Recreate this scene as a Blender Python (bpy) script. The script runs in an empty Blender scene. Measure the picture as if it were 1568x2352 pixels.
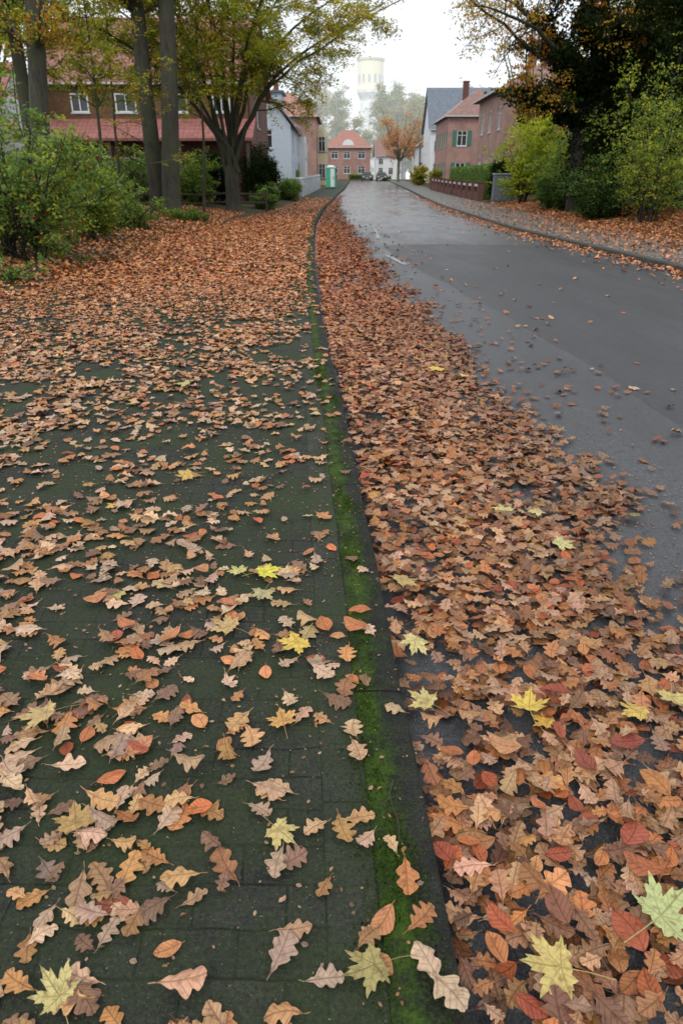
import bpy, math, numpy as np
scene=bpy.context.scene; coll=scene.collection
rng=np.random.default_rng(11)
def sm(a,b,x):
    t=np.clip((np.asarray(x,float)-a)/(b-a),0,1); return t*t*(3-2*t)
def gz(y): return 1.3*sm(40,150,y)
KY=[-6,0.74,1.06,1.4,1.7,2.5,3.44,4.6,6.5,8.4,12.8,18.2,27.8,43,70,90,132]
KX=[.30,.246,.23,.212,.19,.15,.086,.02,-.12,-.25,-.47,-.70,-.95,-.97,-.3,.5,1.5]
_ys=np.linspace(-6,132,1400)
def smooth_tab(xs,ys,k):
    v=np.interp(_ys,xs,ys); kk=np.ones(k)/k
    return np.convolve(np.pad(v,k//2,mode='edge'),kk,mode='same')[k//2:k//2+len(v)]
_kl=np.interp(_ys,KY,KX)
_kl2=smooth_tab(KY,KX,61); w_=sm(4,14,_ys); _kl=_kl*(1-w_)+_kl2*w_
_kr=smooth_tab([-6,14,17,25,43,80,132],[6.35,6.3,6.1,5.7,6.1,7.3,8.0],61)
_bl=smooth_tab([-6,20,40,47,85,132],[-4.5,-4.5,-3.5,-3.2,-1.9,-.6],61)
_br=smooth_tab([-6,14,24,40,52,80,132],[9.3,9.3,8.9,9.2,9.6,9.9,10.8],61)
kl=lambda y:np.interp(y,_ys,_kl)
kr=lambda y:np.interp(y,_ys,_kr)
bl=lambda y:np.interp(y,_ys,_bl)
br=lambda y:np.interp(y,_ys,_br)

# ---------------------------------------------------------------- mesh helpers
def mesh_np(name,V,loops,totals,mats=(),uv=None,col=None,smooth=False,mi=None):
    me=bpy.data.meshes.new(name); V=np.asarray(V,np.float32)
    loops=np.asarray(loops,np.int32); totals=np.asarray(totals,np.int32)
    me.vertices.add(len(V)); me.vertices.foreach_set('co',V.ravel())
    me.loops.add(len(loops)); me.loops.foreach_set('vertex_index',loops)
    me.polygons.add(len(totals)); st=np.concatenate([[0],np.cumsum(totals)[:-1]]).astype(np.int32)
    me.polygons.foreach_set('loop_start',st)
    if mi is not None: me.polygons.foreach_set('material_index',np.asarray(mi,np.int32))
    me.update(calc_edges=True)
    me.polygons.foreach_set('use_smooth',np.full(len(totals),smooth))
    if uv is not None:
        l=me.uv_layers.new(name='UVMap'); l.data.foreach_set('uv',np.asarray(uv,np.float32)[loops].ravel())
    if col is not None:
        a=me.color_attributes.new('Col','FLOAT_COLOR','POINT')
        c=np.ones((len(V),4),np.float32); c[:,:3]=col; a.data.foreach_set('color',c.ravel())
    for m in mats: me.materials.append(m)
    return me
def obj(name,me,parent=None,loc=(0,0,0)):
    o=bpy.data.objects.new(name,me); coll.objects.link(o)
    if parent is not None: o.parent=parent
    o.location=loc; return o
def tag(o,label=None,cat=None,group=None,kind=None):
    if label:o['label']=label
    if cat:o['category']=cat
    if group:o['group']=group
    if kind:o['kind']=kind
    return o
def empty(name,loc,label,cat,group=None):
    o=obj(name,None,None,loc); o.empty_display_size=.2; return tag(o,label,cat,group)
class G:
    def __init__(s): s.v=[];s.f=[];s.m=[];s.uv=[]
    def quad(s,a,b,c,d,m=0):
        n=len(s.v); s.v+= [a,b,c,d]; s.f.append((n,n+1,n+2,n+3)); s.m.append(m)
    def tri(s,a,b,c,m=0):
        n=len(s.v); s.v+=[a,b,c]; s.f.append((n,n+1,n+2)); s.m.append(m)
    def box(s,x0,y0,z0,x1,y1,z1,m=0,b=0.0):
        n=len(s.v)
        s.v+=[(x0+b*0,y0,z0),(x1,y0,z0),(x1,y1,z0),(x0,y1,z0),(x0+b,y0+b,z1),(x1-b,y0+b,z1),(x1-b,y1-b,z1),(x0+b,y1-b,z1)]
        for f in [(0,3,2,1),(4,5,6,7),(0,1,5,4),(1,2,6,5),(2,3,7,6),(3,0,4,7)]:
            s.f.append(tuple(n+i for i in f)); s.m.append(m)
    def lathe(s,cx,cy,prof,n=16,m=0):
        k=len(s.v)
        for r,z in prof:
            for i in range(n):
                a=2*math.pi*i/n; s.v.append((cx+r*math.cos(a),cy+r*math.sin(a),z))
        for j in range(len(prof)-1):
            for i in range(n):
                a=k+j*n+i;b=k+j*n+(i+1)%n; s.f.append((a,b,b+n,a+n)); s.m.append(m)
        s.f.append(tuple(k+(len(prof)-1)*n+i for i in range(n))); s.m.append(m)
    def cyl_between(s,p,q,r,n=8,m=0):
        p=np.array(p,float);q=np.array(q,float);d=q-p;d/=np.linalg.norm(d)
        a=np.cross(d,[0,0,1.]); 
        if np.linalg.norm(a)<.01:a=np.array([1.,0,0])
        a/=np.linalg.norm(a);b=np.cross(d,a);k=len(s.v)
        for c in (p,q):
            for i in range(n):
                t=2*math.pi*i/n; s.v.append(tuple(c+r*(a*math.cos(t)+b*math.sin(t))))
        for i in range(n):
            j=(i+1)%n; s.f.append((k+i,k+j,k+n+j,k+n+i)); s.m.append(m)
        s.f.append(tuple(k+i for i in range(n))[::-1]); s.m.append(m)
        s.f.append(tuple(k+n+i for i in range(n))); s.m.append(m)
    def make(s,name,mats,parent=None,world=True,smooth=False):
        V=np.array(s.v,float)
        if parent is not None and world:
            off=np.array(parent.location[:]); p=parent.parent
            while p is not None: off=off+np.array(p.location[:]); p=p.parent
            V=V-off
        me=mesh_np(name,V,[i for f in s.f for i in f],[len(f) for f in s.f],mats,mi=s.m,smooth=smooth)
        return obj(name,me,parent)

# ---------------------------------------------------------------- materials
def newmat(name):
    m=bpy.data.materials.new(name); m.use_nodes=True; nt=m.node_tree
    b=nt.nodes['Principled BSDF']; return m,nt,b
class N:
    def __init__(s,nt): s.nt=nt
    def n(s,t,**k):
        return s.nt.nodes.new(t)
    def l(s,a,b): s.nt.links.new(a,b)
    def noise(s,vec,scale,detail=4,rough=.6):
        x=s.nt.nodes.new('ShaderNodeTexNoise'); x.inputs['Scale'].default_value=scale; x.inputs['Detail'].default_value=detail; x.inputs['Roughness'].default_value=rough
        if vec is not None: s.l(vec,x.inputs['Vector'])
        return x.outputs['Fac']
    def ramp(s,fac,stops):
        x=s.nt.nodes.new('ShaderNodeValToRGB'); e=x.color_ramp.elements
        while len(e)<len(stops): e.new(.5)
        for i,(p,c) in enumerate(stops):
            e[i].position=p; e[i].color=(*(c if hasattr(c,'__len__') else (c,c,c)),1)
        s.l(fac,x.inputs['Fac']); return x.outputs['Color']
    def mix(s,fac,a,b,mode='MIX'):
        x=s.nt.nodes.new('ShaderNodeMix'); x.data_type='RGBA'; x.blend_type=mode
        def put(sock,v):
            if hasattr(v,'is_output'): s.l(v,sock)
            elif hasattr(v,'__len__'): sock.default_value=(*v,1)
            else: sock.default_value=v
        put(x.inputs[0],fac); put(x.inputs[6],a); put(x.inputs[7],b); return x.outputs[2]
    def math(s,op,a,b=None,clamp=False):
        x=s.nt.nodes.new('ShaderNodeMath'); x.operation=op; x.use_clamp=clamp
        for i,v in enumerate((a,b)):
            if v is None: continue
            if hasattr(v,'is_output'): s.l(v,x.inputs[i])
            else: x.inputs[i].default_value=v
        return x.outputs[0]
    def bump(s,h,strength,dist,b,normal=None):
        x=s.nt.nodes.new('ShaderNodeBump'); x.inputs['Strength'].default_value=strength; x.inputs['Distance'].default_value=dist
        s.l(h,x.inputs['Height']); s.l(x.outputs[0],b.inputs['Normal'])
        return x.outputs[0]
    def obj(s): return s.nt.nodes.new('ShaderNodeTexCoord').outputs['Object']
    def uv(s): return s.nt.nodes.new('ShaderNodeTexCoord').outputs['UV']
    def sep(s,v):
        x=s.nt.nodes.new('ShaderNodeSeparateXYZ'); s.l(v,x.inputs[0]); return x.outputs
    def comb(s,a,b,c=0.):
        x=s.nt.nodes.new('ShaderNodeCombineXYZ')
        for i,v in enumerate((a,b,c)):
            if hasattr(v,'is_output'): s.l(v,x.inputs[i])
            else: x.inputs[i].default_value=v
        return x.outputs[0]
def simple(name,c,rough=.7,var=.25,scale=6,metal=0,bump=0.0,haze=0.):
    m,nt,b=newmat(name); n=N(nt); v=n.obj(); f=n.noise(v,scale,5)
    col=n.ramp(f,[(.25,[x*(1-var) for x in c]),(.75,[min(1,x*(1+var)) for x in c])])
    n.l(col,b.inputs['Base Color']); b.inputs['Roughness'].default_value=rough; b.inputs['Metallic'].default_value=metal
    if bump: n.bump(f,bump,.02,b)
    if haze: b.inputs['Emission Color'].default_value=(.86,.93,1.,1); b.inputs['Emission Strength'].default_value=haze  # faint emission imitates distance haze; the surface is no lamp
    return m
# fallen leaves
def leafmat(name,rough=.45):
    m,nt,b=newmat(name); n=N(nt)
    a=n.n('ShaderNodeAttribute'); a.attribute_name='Col'; c=a.outputs['Color']
    u=n.sep(n.uv()); au=n.math('ABSOLUTE',u[0])
    mid=n.math('SUBTRACT',1.,n.math('MULTIPLY',au,16.),True)
    sv=n.math('SUBTRACT',n.math('MULTIPLY',u[1],6.),n.math('MULTIPLY',au,1.7))
    sv=n.math('FRACT',sv); sv=n.math('ABSOLUTE',n.math('SUBTRACT',sv,.5)); sv=n.math('SUBTRACT',1.,n.math('MULTIPLY',sv,10.),True)
    vein=n.math('MAXIMUM',mid,n.math('MULTIPLY',sv,.5))
    geo=n.n('ShaderNodeNewGeometry').outputs['Position']
    f=n.noise(geo,60,4,.65); c1=n.mix(1.,c,n.ramp(f,[(.28,(.46,.37,.31)),(.46,(.93,.90,.87)),(.74,(1.20,1.19,1.16))]),'MULTIPLY')
    c2=n.mix(n.math('MULTIPLY',vein,.55),c1,n.mix(1.,c,(.58,.48,.40),'MULTIPLY'))
    n.l(c2,b.inputs['Base Color']); b.inputs['Roughness'].default_value=rough; b.inputs['Specular IOR Level'].default_value=.45
    n.bump(n.math('ADD',n.math('MULTIPLY',vein,.6),f),.8,.005,b)
    return m
M_leaf=leafmat('fallen_leaf')
def folmat(name,trans=.45,haze=0.):
    m,nt,b=newmat(name); n=N(nt)
    a=n.n('ShaderNodeAttribute'); a.attribute_name='Col'; c=a.outputs['Color']
    d=n.n('ShaderNodeBsdfDiffuse'); n.l(c,d.inputs[0])
    t=n.n('ShaderNodeBsdfTranslucent'); n.l(n.mix(1.,c,(1.3,1.35,.9),'MULTIPLY'),t.inputs[0]); ms=n.n('ShaderNodeMixShader'); ms.inputs[0].default_value=trans
    n.l(d.outputs[0],ms.inputs[1]); n.l(t.outputs[0],ms.inputs[2]); out=ms.outputs[0]
    if haze:
        e=n.n('ShaderNodeEmission'); e.inputs[0].default_value=(.86,.93,1.,1); e.inputs[1].default_value=haze; ad=n.n('ShaderNodeAddShader'); n.l(out,ad.inputs[0]); n.l(e.outputs[0],ad.inputs[1]); out=ad.outputs[0]  # added glow imitates pale air in front of far leaves
    n.l(out,nt.nodes['Material Output'].inputs[0])
    return m
M_fol=folmat('foliage'); M_folh=folmat('foliage_haze_glow',.38,.13)  # second foliage material has distance haze put in as a faint glow
def bark(name,c1,c2,sc=9):
    m,nt,b=newmat(name); n=N(nt); v=n.obj(); s=n.sep(v); v2=n.comb(s[0],s[1],n.math('MULTIPLY',s[2],.25))
    f=n.noise(v2,sc,6,.7); g=n.noise(v,1.3,3)
    col=n.mix(n.ramp(g,[(.4,0.),(.65,.7)]),n.ramp(f,[(.3,c1),(.7,c2)]),(c2[0]*.7,c2[1]*1.0,c2[2]*.55))
    n.l(col,b.inputs['Base Color']); b.inputs['Roughness'].default_value=.85; n.bump(f,.8,.04,b); return m
M_bark=bark('bark',(.022,.020,.015),(.085,.076,.056))
M_barkd=bark('dark_bark',(.010,.009,.007),(.035,.03,.024))
M_barkp=simple('pale_bark_haze_glow',(.40,.40,.40),.9,.1,3,haze=.12)  # far trunks: haze imitated by pale colour and slight emission
# paver
def paver():
    m,nt,b=newmat('mossy_pavers'); n=N(nt); uv=n.uv(); s=n.sep(uv)
    geo=n.obj(); w1=n.noise(geo,6,2); 
    du=n.math('MULTIPLY',n.math('SUBTRACT',w1,.5),.03)
    uvd=n.comb(n.math('ADD',s[0],du),n.math('ADD',s[1],du))
    br_=n.n('ShaderNodeTexBrick'); n.l(uvd,br_.inputs['Vector']); br_.offset=.5
    for k,v in (('Scale',1.),('Mortar Size',.0055),('Mortar Smooth',1.),('Brick Width',.205),('Row Height',.103),('Bias',0.)): br_.inputs[k].default_value=v
    br_.inputs['Color1'].default_value=(.85,.85,.85,1); br_.inputs['Color2'].default_value=(1.15,1.15,1.15,1)
    br2=n.n('ShaderNodeTexBrick'); n.l(n.comb(s[1],s[0]),br2.inputs['Vector']); br2.offset=0.
    for k,v in (('Scale',1.),('Mortar Size',.005),('Mortar Smooth',.7),('Brick Width',.42),('Row Height',.12),('Bias',0.)): br2.inputs[k].default_value=v
    br2.inputs['Color1'].default_value=(1.15,1.15,1.15,1); br2.inputs['Color2'].default_value=(1.6,1.6,1.55,1)
    strip=n.math('LESS_THAN',s[0],.12)
    mort=n.mix(strip,br_.outputs['Fac'],br2.outputs['Fac']); tone=n.mix(strip,br_.outputs['Color'],br2.outputs['Color'])
    f=n.noise(geo,14,6,.7); g=n.noise(geo,2.2,5,.6); h=n.noise(geo,230,2); k=n.noise(geo,90,4,.7); h2=n.noise(geo,110,1); gg=n.noise(geo,30,3)
    base=n.ramp(f,[(.3,(.013,.014,.011)),(.7,(.036,.038,.028))])
    base=n.mix(1.,base,tone,'MULTIPLY'); base=n.mix(1.,base,n.ramp(k,[(.3,.35),(.7,1.65)]),'MULTIPLY')
    base=n.mix(n.ramp(h,[(.65,0.),(.69,.8)]),base,(.20,.19,.16))
    base=n.mix(n.ramp(h2,[(.72,0.),(.74,.8)]),base,(.17,.16,.13))
    moss=n.mix(k,(.010,.020,.005),(.045,.070,.014))
    mf=n.ramp(n.math('ADD',n.math('ADD',g,n.math('MULTIPLY',k,.35)),n.math('MULTIPLY',gg,.25)),[(.66,0.),(.96,.75)])
    base=n.mix(mf,base,moss)
    jm=n.math('MULTIPLY',mort,n.ramp(g,[(.38,.0),(.62,.8)]))
    base=n.mix(n.math('MULTIPLY',mort,n.math('MULTIPLY',gg,.4)),base,(.009,.009,.007))
    base=n.mix(n.math('MULTIPLY',jm,.85),base,moss)
    n.l(base,b.inputs['Base Color']); n.l(n.ramp(f,[(.3,.6),(.7,.9)]),b.inputs['Roughness']); b.inputs['Specular IOR Level'].default_value=.3
    hh=n.math('SUBTRACT',n.math('ADD',n.math('MULTIPLY',k,.9),n.math('MULTIPLY',h,.4)),n.math('MULTIPLY',mort,.26))
    n.bump(hh,.9,.006,b); return m
M_pav=paver()
def kerbm():
    m,nt,b=newmat('mossy_kerb'); n=N(nt); s=n.sep(n.uv()); geo=n.obj()
    fr=n.math('FRACT',n.math('DIVIDE',n.math('ADD',s[1],.74),1.21)); j=n.math('LESS_THAN',fr,.007)
    f=n.noise(geo,12,5,.6); k=n.noise(geo,110,4,.7); h=n.noise(geo,240,2); g=n.noise(geo,6,6,.75)
    base=n.ramp(f,[(.3,(.013,.0135,.011)),(.7,(.034,.035,.027))]); base=n.mix(1.,base,n.ramp(k,[(.3,.4),(.7,1.6)]),'MULTIPLY'); base=n.mix(n.ramp(h,[(.67,0.),(.72,.7)]),base,(.17,.16,.13))
    moss=n.mix(k,(.008,.022,.002),(.072,.130,.012))
    q=n.math('ADD',n.math('MULTIPLY',n.ramp(s[0],[(.0,.75),(.35,1.),(.75,.3),(1.,.1)]),.28),n.math('MULTIPLY',g,1.0))
    mf=n.ramp(n.math('ADD',q,n.math('MULTIPLY',k,.35)),[(.78,0.),(.97,.95)])
    base=n.mix(mf,base,moss); base=n.mix(j,base,(.006,.006,.005))
    n.l(base,b.inputs['Base Color']); b.inputs['Roughness'].default_value=.9; b.inputs['Specular IOR Level'].default_value=.25
    n.bump(n.math('SUBTRACT',n.math('ADD',n.math('MULTIPLY',k,.7),n.math('MULTIPLY',mf,.5)),n.math('MULTIPLY',j,2.)),1.,.007,b); return m
M_kerb=kerbm()
def asphalt(name,c,r0,r1,bs=.5,wet=0.):
    m,nt,b=newmat(name); n=N(nt); v=n.obj(); s=n.sep(v)
    f=n.noise(v,150,3,.75); g=n.noise(n.comb(s[0],n.math('MULTIPLY',s[1],.3)),1.3,6,.65); k=n.noise(v,22,5,.75); h=n.noise(v,330,1)
    col=n.ramp(f,[(.3,[x*.3 for x in c]),(.55,c),(.78,[x*2.9 for x in c])])
    col=n.mix(1.,col,n.ramp(g,[(.3,.68),(.7,1.3)]),'MULTIPLY'); col=n.mix(1.,col,n.ramp(k,[(.3,.68),(.7,1.32)]),'MULTIPLY')
    col=n.mix(n.ramp(h,[(.68,0.),(.72,.8)]),col,(.22,.22,.22))
    n.l(col,b.inputs['Base Color'])
    ro=n.math('ADD',n.ramp(g,[(.35,r0),(.65,r1)]),n.math('MULTIPLY',k,.12))
    if wet:
        t=n.math('DIVIDE',n.math('SUBTRACT',s[1],13.),22.,True); ro=n.math('SUBTRACT',ro,n.math('MULTIPLY',t,wet))
    n.l(ro,b.inputs['Roughness'])
    n.bump(n.math('ADD',f,n.math('MULTIPLY',k,.5)),bs,.004,b); return m
M_asp=asphalt('old_asphalt',(.062,.063,.067),.36,.56,.4,.28)
M_asp2=asphalt('dark_asphalt',(.046,.046,.048),.42,.60,.7,.08)
M_rpav=simple('grey_pavers',(.12,.115,.10),.6,.4,3,bump=.3)
def groundm():
    m,nt,b=newmat('woodland_floor'); n=N(nt); v=n.obj(); f=n.noise(v,9,5,.7); g=n.noise(v,.8,5,.6); k=n.noise(v,40,4,.7)
    soil=n.ramp(k,[(.3,(.018,.012,.007)),(.5,(.07,.035,.016)),(.7,(.20,.085,.03))]); grass=n.ramp(f,[(.3,(.018,.035,.008)),(.7,(.07,.11,.025))])
    col=n.mix(n.ramp(g,[(.42,0.),(.6,.9)]),soil,grass); n.l(col,b.inputs['Base Color']); b.inputs['Roughness'].default_value=.95
    n.bump(k,.9,.05,b); return m
M_ground=groundm()
def brickm(name,c1,c2,mort,w=.25,h=.075,sc=1.,haze=0.):
    m,nt,b=newmat(name); n=N(nt); s=n.sep(n.obj()); v=n.comb(n.math('ADD',s[0],s[1]),s[2])
    br_=n.n('ShaderNodeTexBrick'); n.l(v,br_.inputs['Vector'])
    for k,x in (('Scale',sc),('Mortar Size',.010),('Brick Width',w),('Row Height',h)): br_.inputs[k].default_value=x
    br_.inputs['Color1'].default_value=(*c1,1); br_.inputs['Color2'].default_value=(*c2,1); br_.inputs['Mortar'].default_value=(*mort,1)
    f=n.noise(n.obj(),.9,5); n.l(n.mix(1.,br_.outputs['Color'],n.ramp(f,[(.3,.75),(.7,1.2)]),'MULTIPLY'),b.inputs['Base Color'])
    if haze: b.inputs['Emission Color'].default_value=(.86,.93,1.,1); b.inputs['Emission Strength'].default_value=haze  # emission imitates haze over far masonry
    b.inputs['Roughness'].default_value=.85; n.bump(n.math('SUBTRACT',1.,br_.outputs['Fac']),.5,.01,b); return m
M_brick=brickm('red_brick',(.17,.05,.033),(.12,.037,.026),(.13,.10,.085))
M_brickp=brickm('haze_paled_red_brick',(.42,.20,.155),(.34,.16,.12),(.38,.33,.30))  # brick for farther houses, lightened in colour to imitate distance haze
M_tower=brickm('pale_stone_haze_glow',(.78,.79,.76),(.74,.75,.72),(.71,.72,.70),.6,.3,1.,.30)  # tower stone glows faintly to imitate haze
def tilem(name,c,dk=.25):
    m,nt,b=newmat(name); n=N(nt); s=n.sep(n.obj())
    row=n.math('FRACT',n.math('MULTIPLY',s[2],5.2)); cx=n.math('FRACT',n.math('MULTIPLY',s[0],3.6))
    cxx=n.math('ABSOLUTE',n.math('SUBTRACT',cx,.5))
    f=n.noise(n.obj(),3,5,.7)
    col=n.ramp(f,[(.3,[x*.65 for x in c]),(.7,[x*1.25 for x in c])])
    col=n.mix(n.ramp(row,[(.0,.65),(.22,0.)]),col,[x*dk for x in c]); col=n.mix(n.ramp(cxx,[(.38,0.),(.5,.45)]),col,[x*dk for x in c])
    n.l(col,b.inputs['Base Color']); b.inputs['Roughness'].default_value=.5
    n.bump(n.math('SUBTRACT',row,cxx),.7,.04,b); return m
M_tile=tilem('red_roof_tiles',(.36,.135,.115)); M_tile2=tilem('orange_roof_tiles',(.42,.19,.14),.5); M_slate=tilem('slate_roof_tiles',(.17,.20,.24),.5); M_tile3=tilem('brown_roof_tiles',(.30,.17,.14),.5)
M_white=simple('white_render',(.74,.75,.75),.8,.06); M_cream=simple('cream_render',(.74,.64,.40),.8,.08); M_grey=simple('pale_blue_render',(.52,.59,.66),.8,.08)
M_frame=simple('white_window_frame',(.72,.72,.71),.4,.05); M_dk=simple('dark_metal',(.03,.03,.032),.4,.2); M_greyc=simple('pale_concrete',(.50,.52,.54),.8,.15)
M_wood=simple('weathered_wood',(.07,.055,.04),.85,.4,14,bump=.4); M_green=simple('green_plastic',(.05,.42,.25),.4,.1); M_shut=simple('green_shutter',(.05,.17,.12),.5,.1)
def plankm():
    m,nt,b=newmat('honey_timber_cladding'); n=N(nt); s=n.sep(n.obj()); p=n.math('FRACT',n.math('MULTIPLY',s[0],6.5)); f=n.noise(n.obj(),5,5)
    col=n.ramp(f,[(.3,(.085,.038,.012)),(.7,(.165,.082,.026))]); col=n.mix(n.ramp(p,[(.0,.8),(.12,0.)]),col,(.02,.01,.005)); n.l(col,b.inputs['Base Color']); b.inputs['Roughness'].default_value=.6; return m
M_plank=plankm()
def glassm():
    m,nt,b=newmat('window_glass'); n=N(nt); f=n.noise(n.obj(),.8,2); n.l(n.ramp(f,[(.3,(.015,.018,.02)),(.7,(.06,.07,.075))]),b.inputs['Base Color']); b.inputs['Roughness'].default_value=.08; return m
M_glass=glassm()
def paintm():
    m,nt,b=newmat('worn_road_paint'); n=N(nt); f=n.noise(n.obj(),9,6,.7); n.l(n.ramp(f,[(.42,(.08,.083,.09)),(.58,(.40,.43,.47))]),b.inputs['Base Color']); b.inputs['Roughness'].default_value=.5; return m
M_paint=paintm()

# ---------------------------------------------------------------- ground, road, pavement
def strip_mesh(name,ys,cols,mat,zf,uvf=None,smooth=True):
    n=len(cols); ya=np.asarray(ys)
    X=np.stack([c(ya) for c in cols],1); Z=np.stack([zf(j,ya)*np.ones_like(ya) for j in range(n)],1)
    Y=np.repeat(ya[:,None],n,1); V=np.stack([X,Y,Z],2).reshape(-1,3)
    i,j=np.meshgrid(np.arange(len(ya)-1),np.arange(n-1),indexing='ij'); a=(i*n+j).ravel()
    F=np.stack([a,a+1,a+n+1,a+n],1)
    uv=None
    if uvf is not None: uv=np.stack([np.stack([uvf(k,ya)*np.ones_like(ya) for k in range(n)],1),Y],2).reshape(-1,2)
    me=mesh_np(name,V,F.ravel(),np.full(len(F),4),[mat],uv=uv,smooth=smooth)
    return tag(obj(name,me),kind='structure')
YS=np.concatenate([np.arange(-5,12,.15),np.arange(12,50,.6),np.arange(50,132.5,1.5)])
ROADZ=-.12
cols=[(lambda y,t=t: kl(y)*(1-t)+kr(y)*t) for t in np.linspace(0,1,25)]
strip_mesh('road',YS,cols,M_asp,lambda j,y:gz(y)+ROADZ+.04*math.sin(math.pi*j/24))
px=lambda y:np.interp(y,[-5,4.6,7.6,12.5,16.5],[2.7,2.4,2.2,1.65,1.15])
rz_=lambda x,y: gz(y)+ROADZ+.04*np.sin(np.pi*np.clip((x-kl(y))/(kr(y)-kl(y)),0,1))
YP=np.arange(-5,19.1,.3)
pe=lambda y:px(y)+.03*np.sin(y*2.3)
pc=[lambda y:pe(y)-.04]+[(lambda y,t=t: pe(y)*(1-t)+(kr(y)-.5)*t) for t in np.linspace(0,1,14)]
strip_mesh('road_patch',YP,pc,M_asp2,lambda j,y:rz_(pc[j](y),y)+(.0005 if j==0 else .004))
def marking(x0,x1,y0,y1,sk=0.):
    ys=np.linspace(y0,y1,8); cc=[lambda y:x0+sk*(y-y0),lambda y:x1+sk*(y-y0)]
    strip_mesh('road_marking',ys,cc,M_paint,lambda j,y: rz_(cc[j](y),y)+.009)
marking(.98,1.12,21,26.5,.02); marking(1.22,1.33,14.4,16.3,-.14); marking(1.6,1.72,40,46); marking(1.9,2.0,56,64)
for i in range(4): marking(4.6+i*.7,5.0+i*.7,78,82)
wl=[lambda y:kl(y)-.15]+[(lambda y,d=d:kl(y)-.15-d) for d in (.12,.5,1.,1.8)]+[lambda y: bl(y)*.5+(kl(y)-1.95)*.5, lambda y:bl(y)]
strip_mesh('pavement',YS,wl[::-1],M_pav,lambda j,y:gz(y)+.0,lambda k,y:(kl(y)-.15-wl[::-1][k](y)))
prof=[(.150,-.003,0),(.147,.0,.02),(.10,.0015,.35),(.05,.0015,.7),(.016,-.001,.9),(.004,-.007,.96),(0,-.02,1.),(-.004,-.16,1.1)]
pr=[(lambda y,d=p[0]:kl(y)-d) for p in prof]
strip_mesh('kerb',YS,pr,M_kerb,lambda j,y:gz(y)+prof[j][1],lambda k,y:prof[k][2])
prr=[(lambda y,d=p[0]:kr(y)+d) for p in prof[::-1]]
M_kerb2=simple('stone_kerb',(.05,.05,.043),.8,.4,5)
strip_mesh('kerb',YS,prr,M_kerb2,lambda j,y:gz(y)+prof[::-1][j][1])
strip_mesh('pavement',YS,[lambda y:kr(y)+.15,lambda y:(kr(y)+br(y))/2,lambda y:br(y)],M_rpav,lambda j,y:gz(y)+.0)
g=G(); 
for i in range(30):
    x0=-50+i*4; g.quad((x0,132,gz(132)-.11),(x0+4,132,gz(132)-.11),(x0+4,142,gz(142)-.11),(x0,142,gz(142)-.11))
tag(g.make('road',[M_asp]),kind='structure')
gx=np.concatenate([[-500,-250,-120,-70,-40,-25],np.arange(-18,-7,1.),np.arange(-7,1,.35),np.arange(1,8.,1.),np.arange(8,13,.35),np.arange(13,22,1.),[26,40,70,120,250,500]])
gy=np.concatenate([[-60,-20],np.arange(-6,60,1.),np.arange(60,160,3.),[180,220,300,450,700,1200]])
def gh(x,y):
    yy=np.clip(y,-6,132); L=bl(yy); Rr=br(yy)
    zl=np.where(x<L,np.minimum(.35,.02+(L-x)*.10),.02-np.clip((x-L)/.5,0,1)*.35)
    zr=np.where(x>Rr,np.minimum(.35,.02+(x-Rr)*.10),.02-np.clip((Rr-x)/.5,0,1)*.35)
    z=np.where(x<(L+Rr)/2,zl,zr)
    z=np.where((y>130)&(y<144),-.4,z); z=np.where(y>=144,.05,z)
    return z+gz(y)
XX,YY=np.meshgrid(gx,gy); ZZ=gh(XX,YY)
V=np.stack([XX,YY,ZZ],2).reshape(-1,3); n=len(gx); i,j=np.meshgrid(np.arange(len(gy)-1),np.arange(n-1),indexing='ij'); a=(i*n+j).ravel()
F=np.stack([a,a+1,a+n+1,a+n],1); me=mesh_np('ground',V,F.ravel(),np.full(len(F),4),[M_ground],smooth=True); tag(obj('ground',me),kind='structure')

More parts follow.
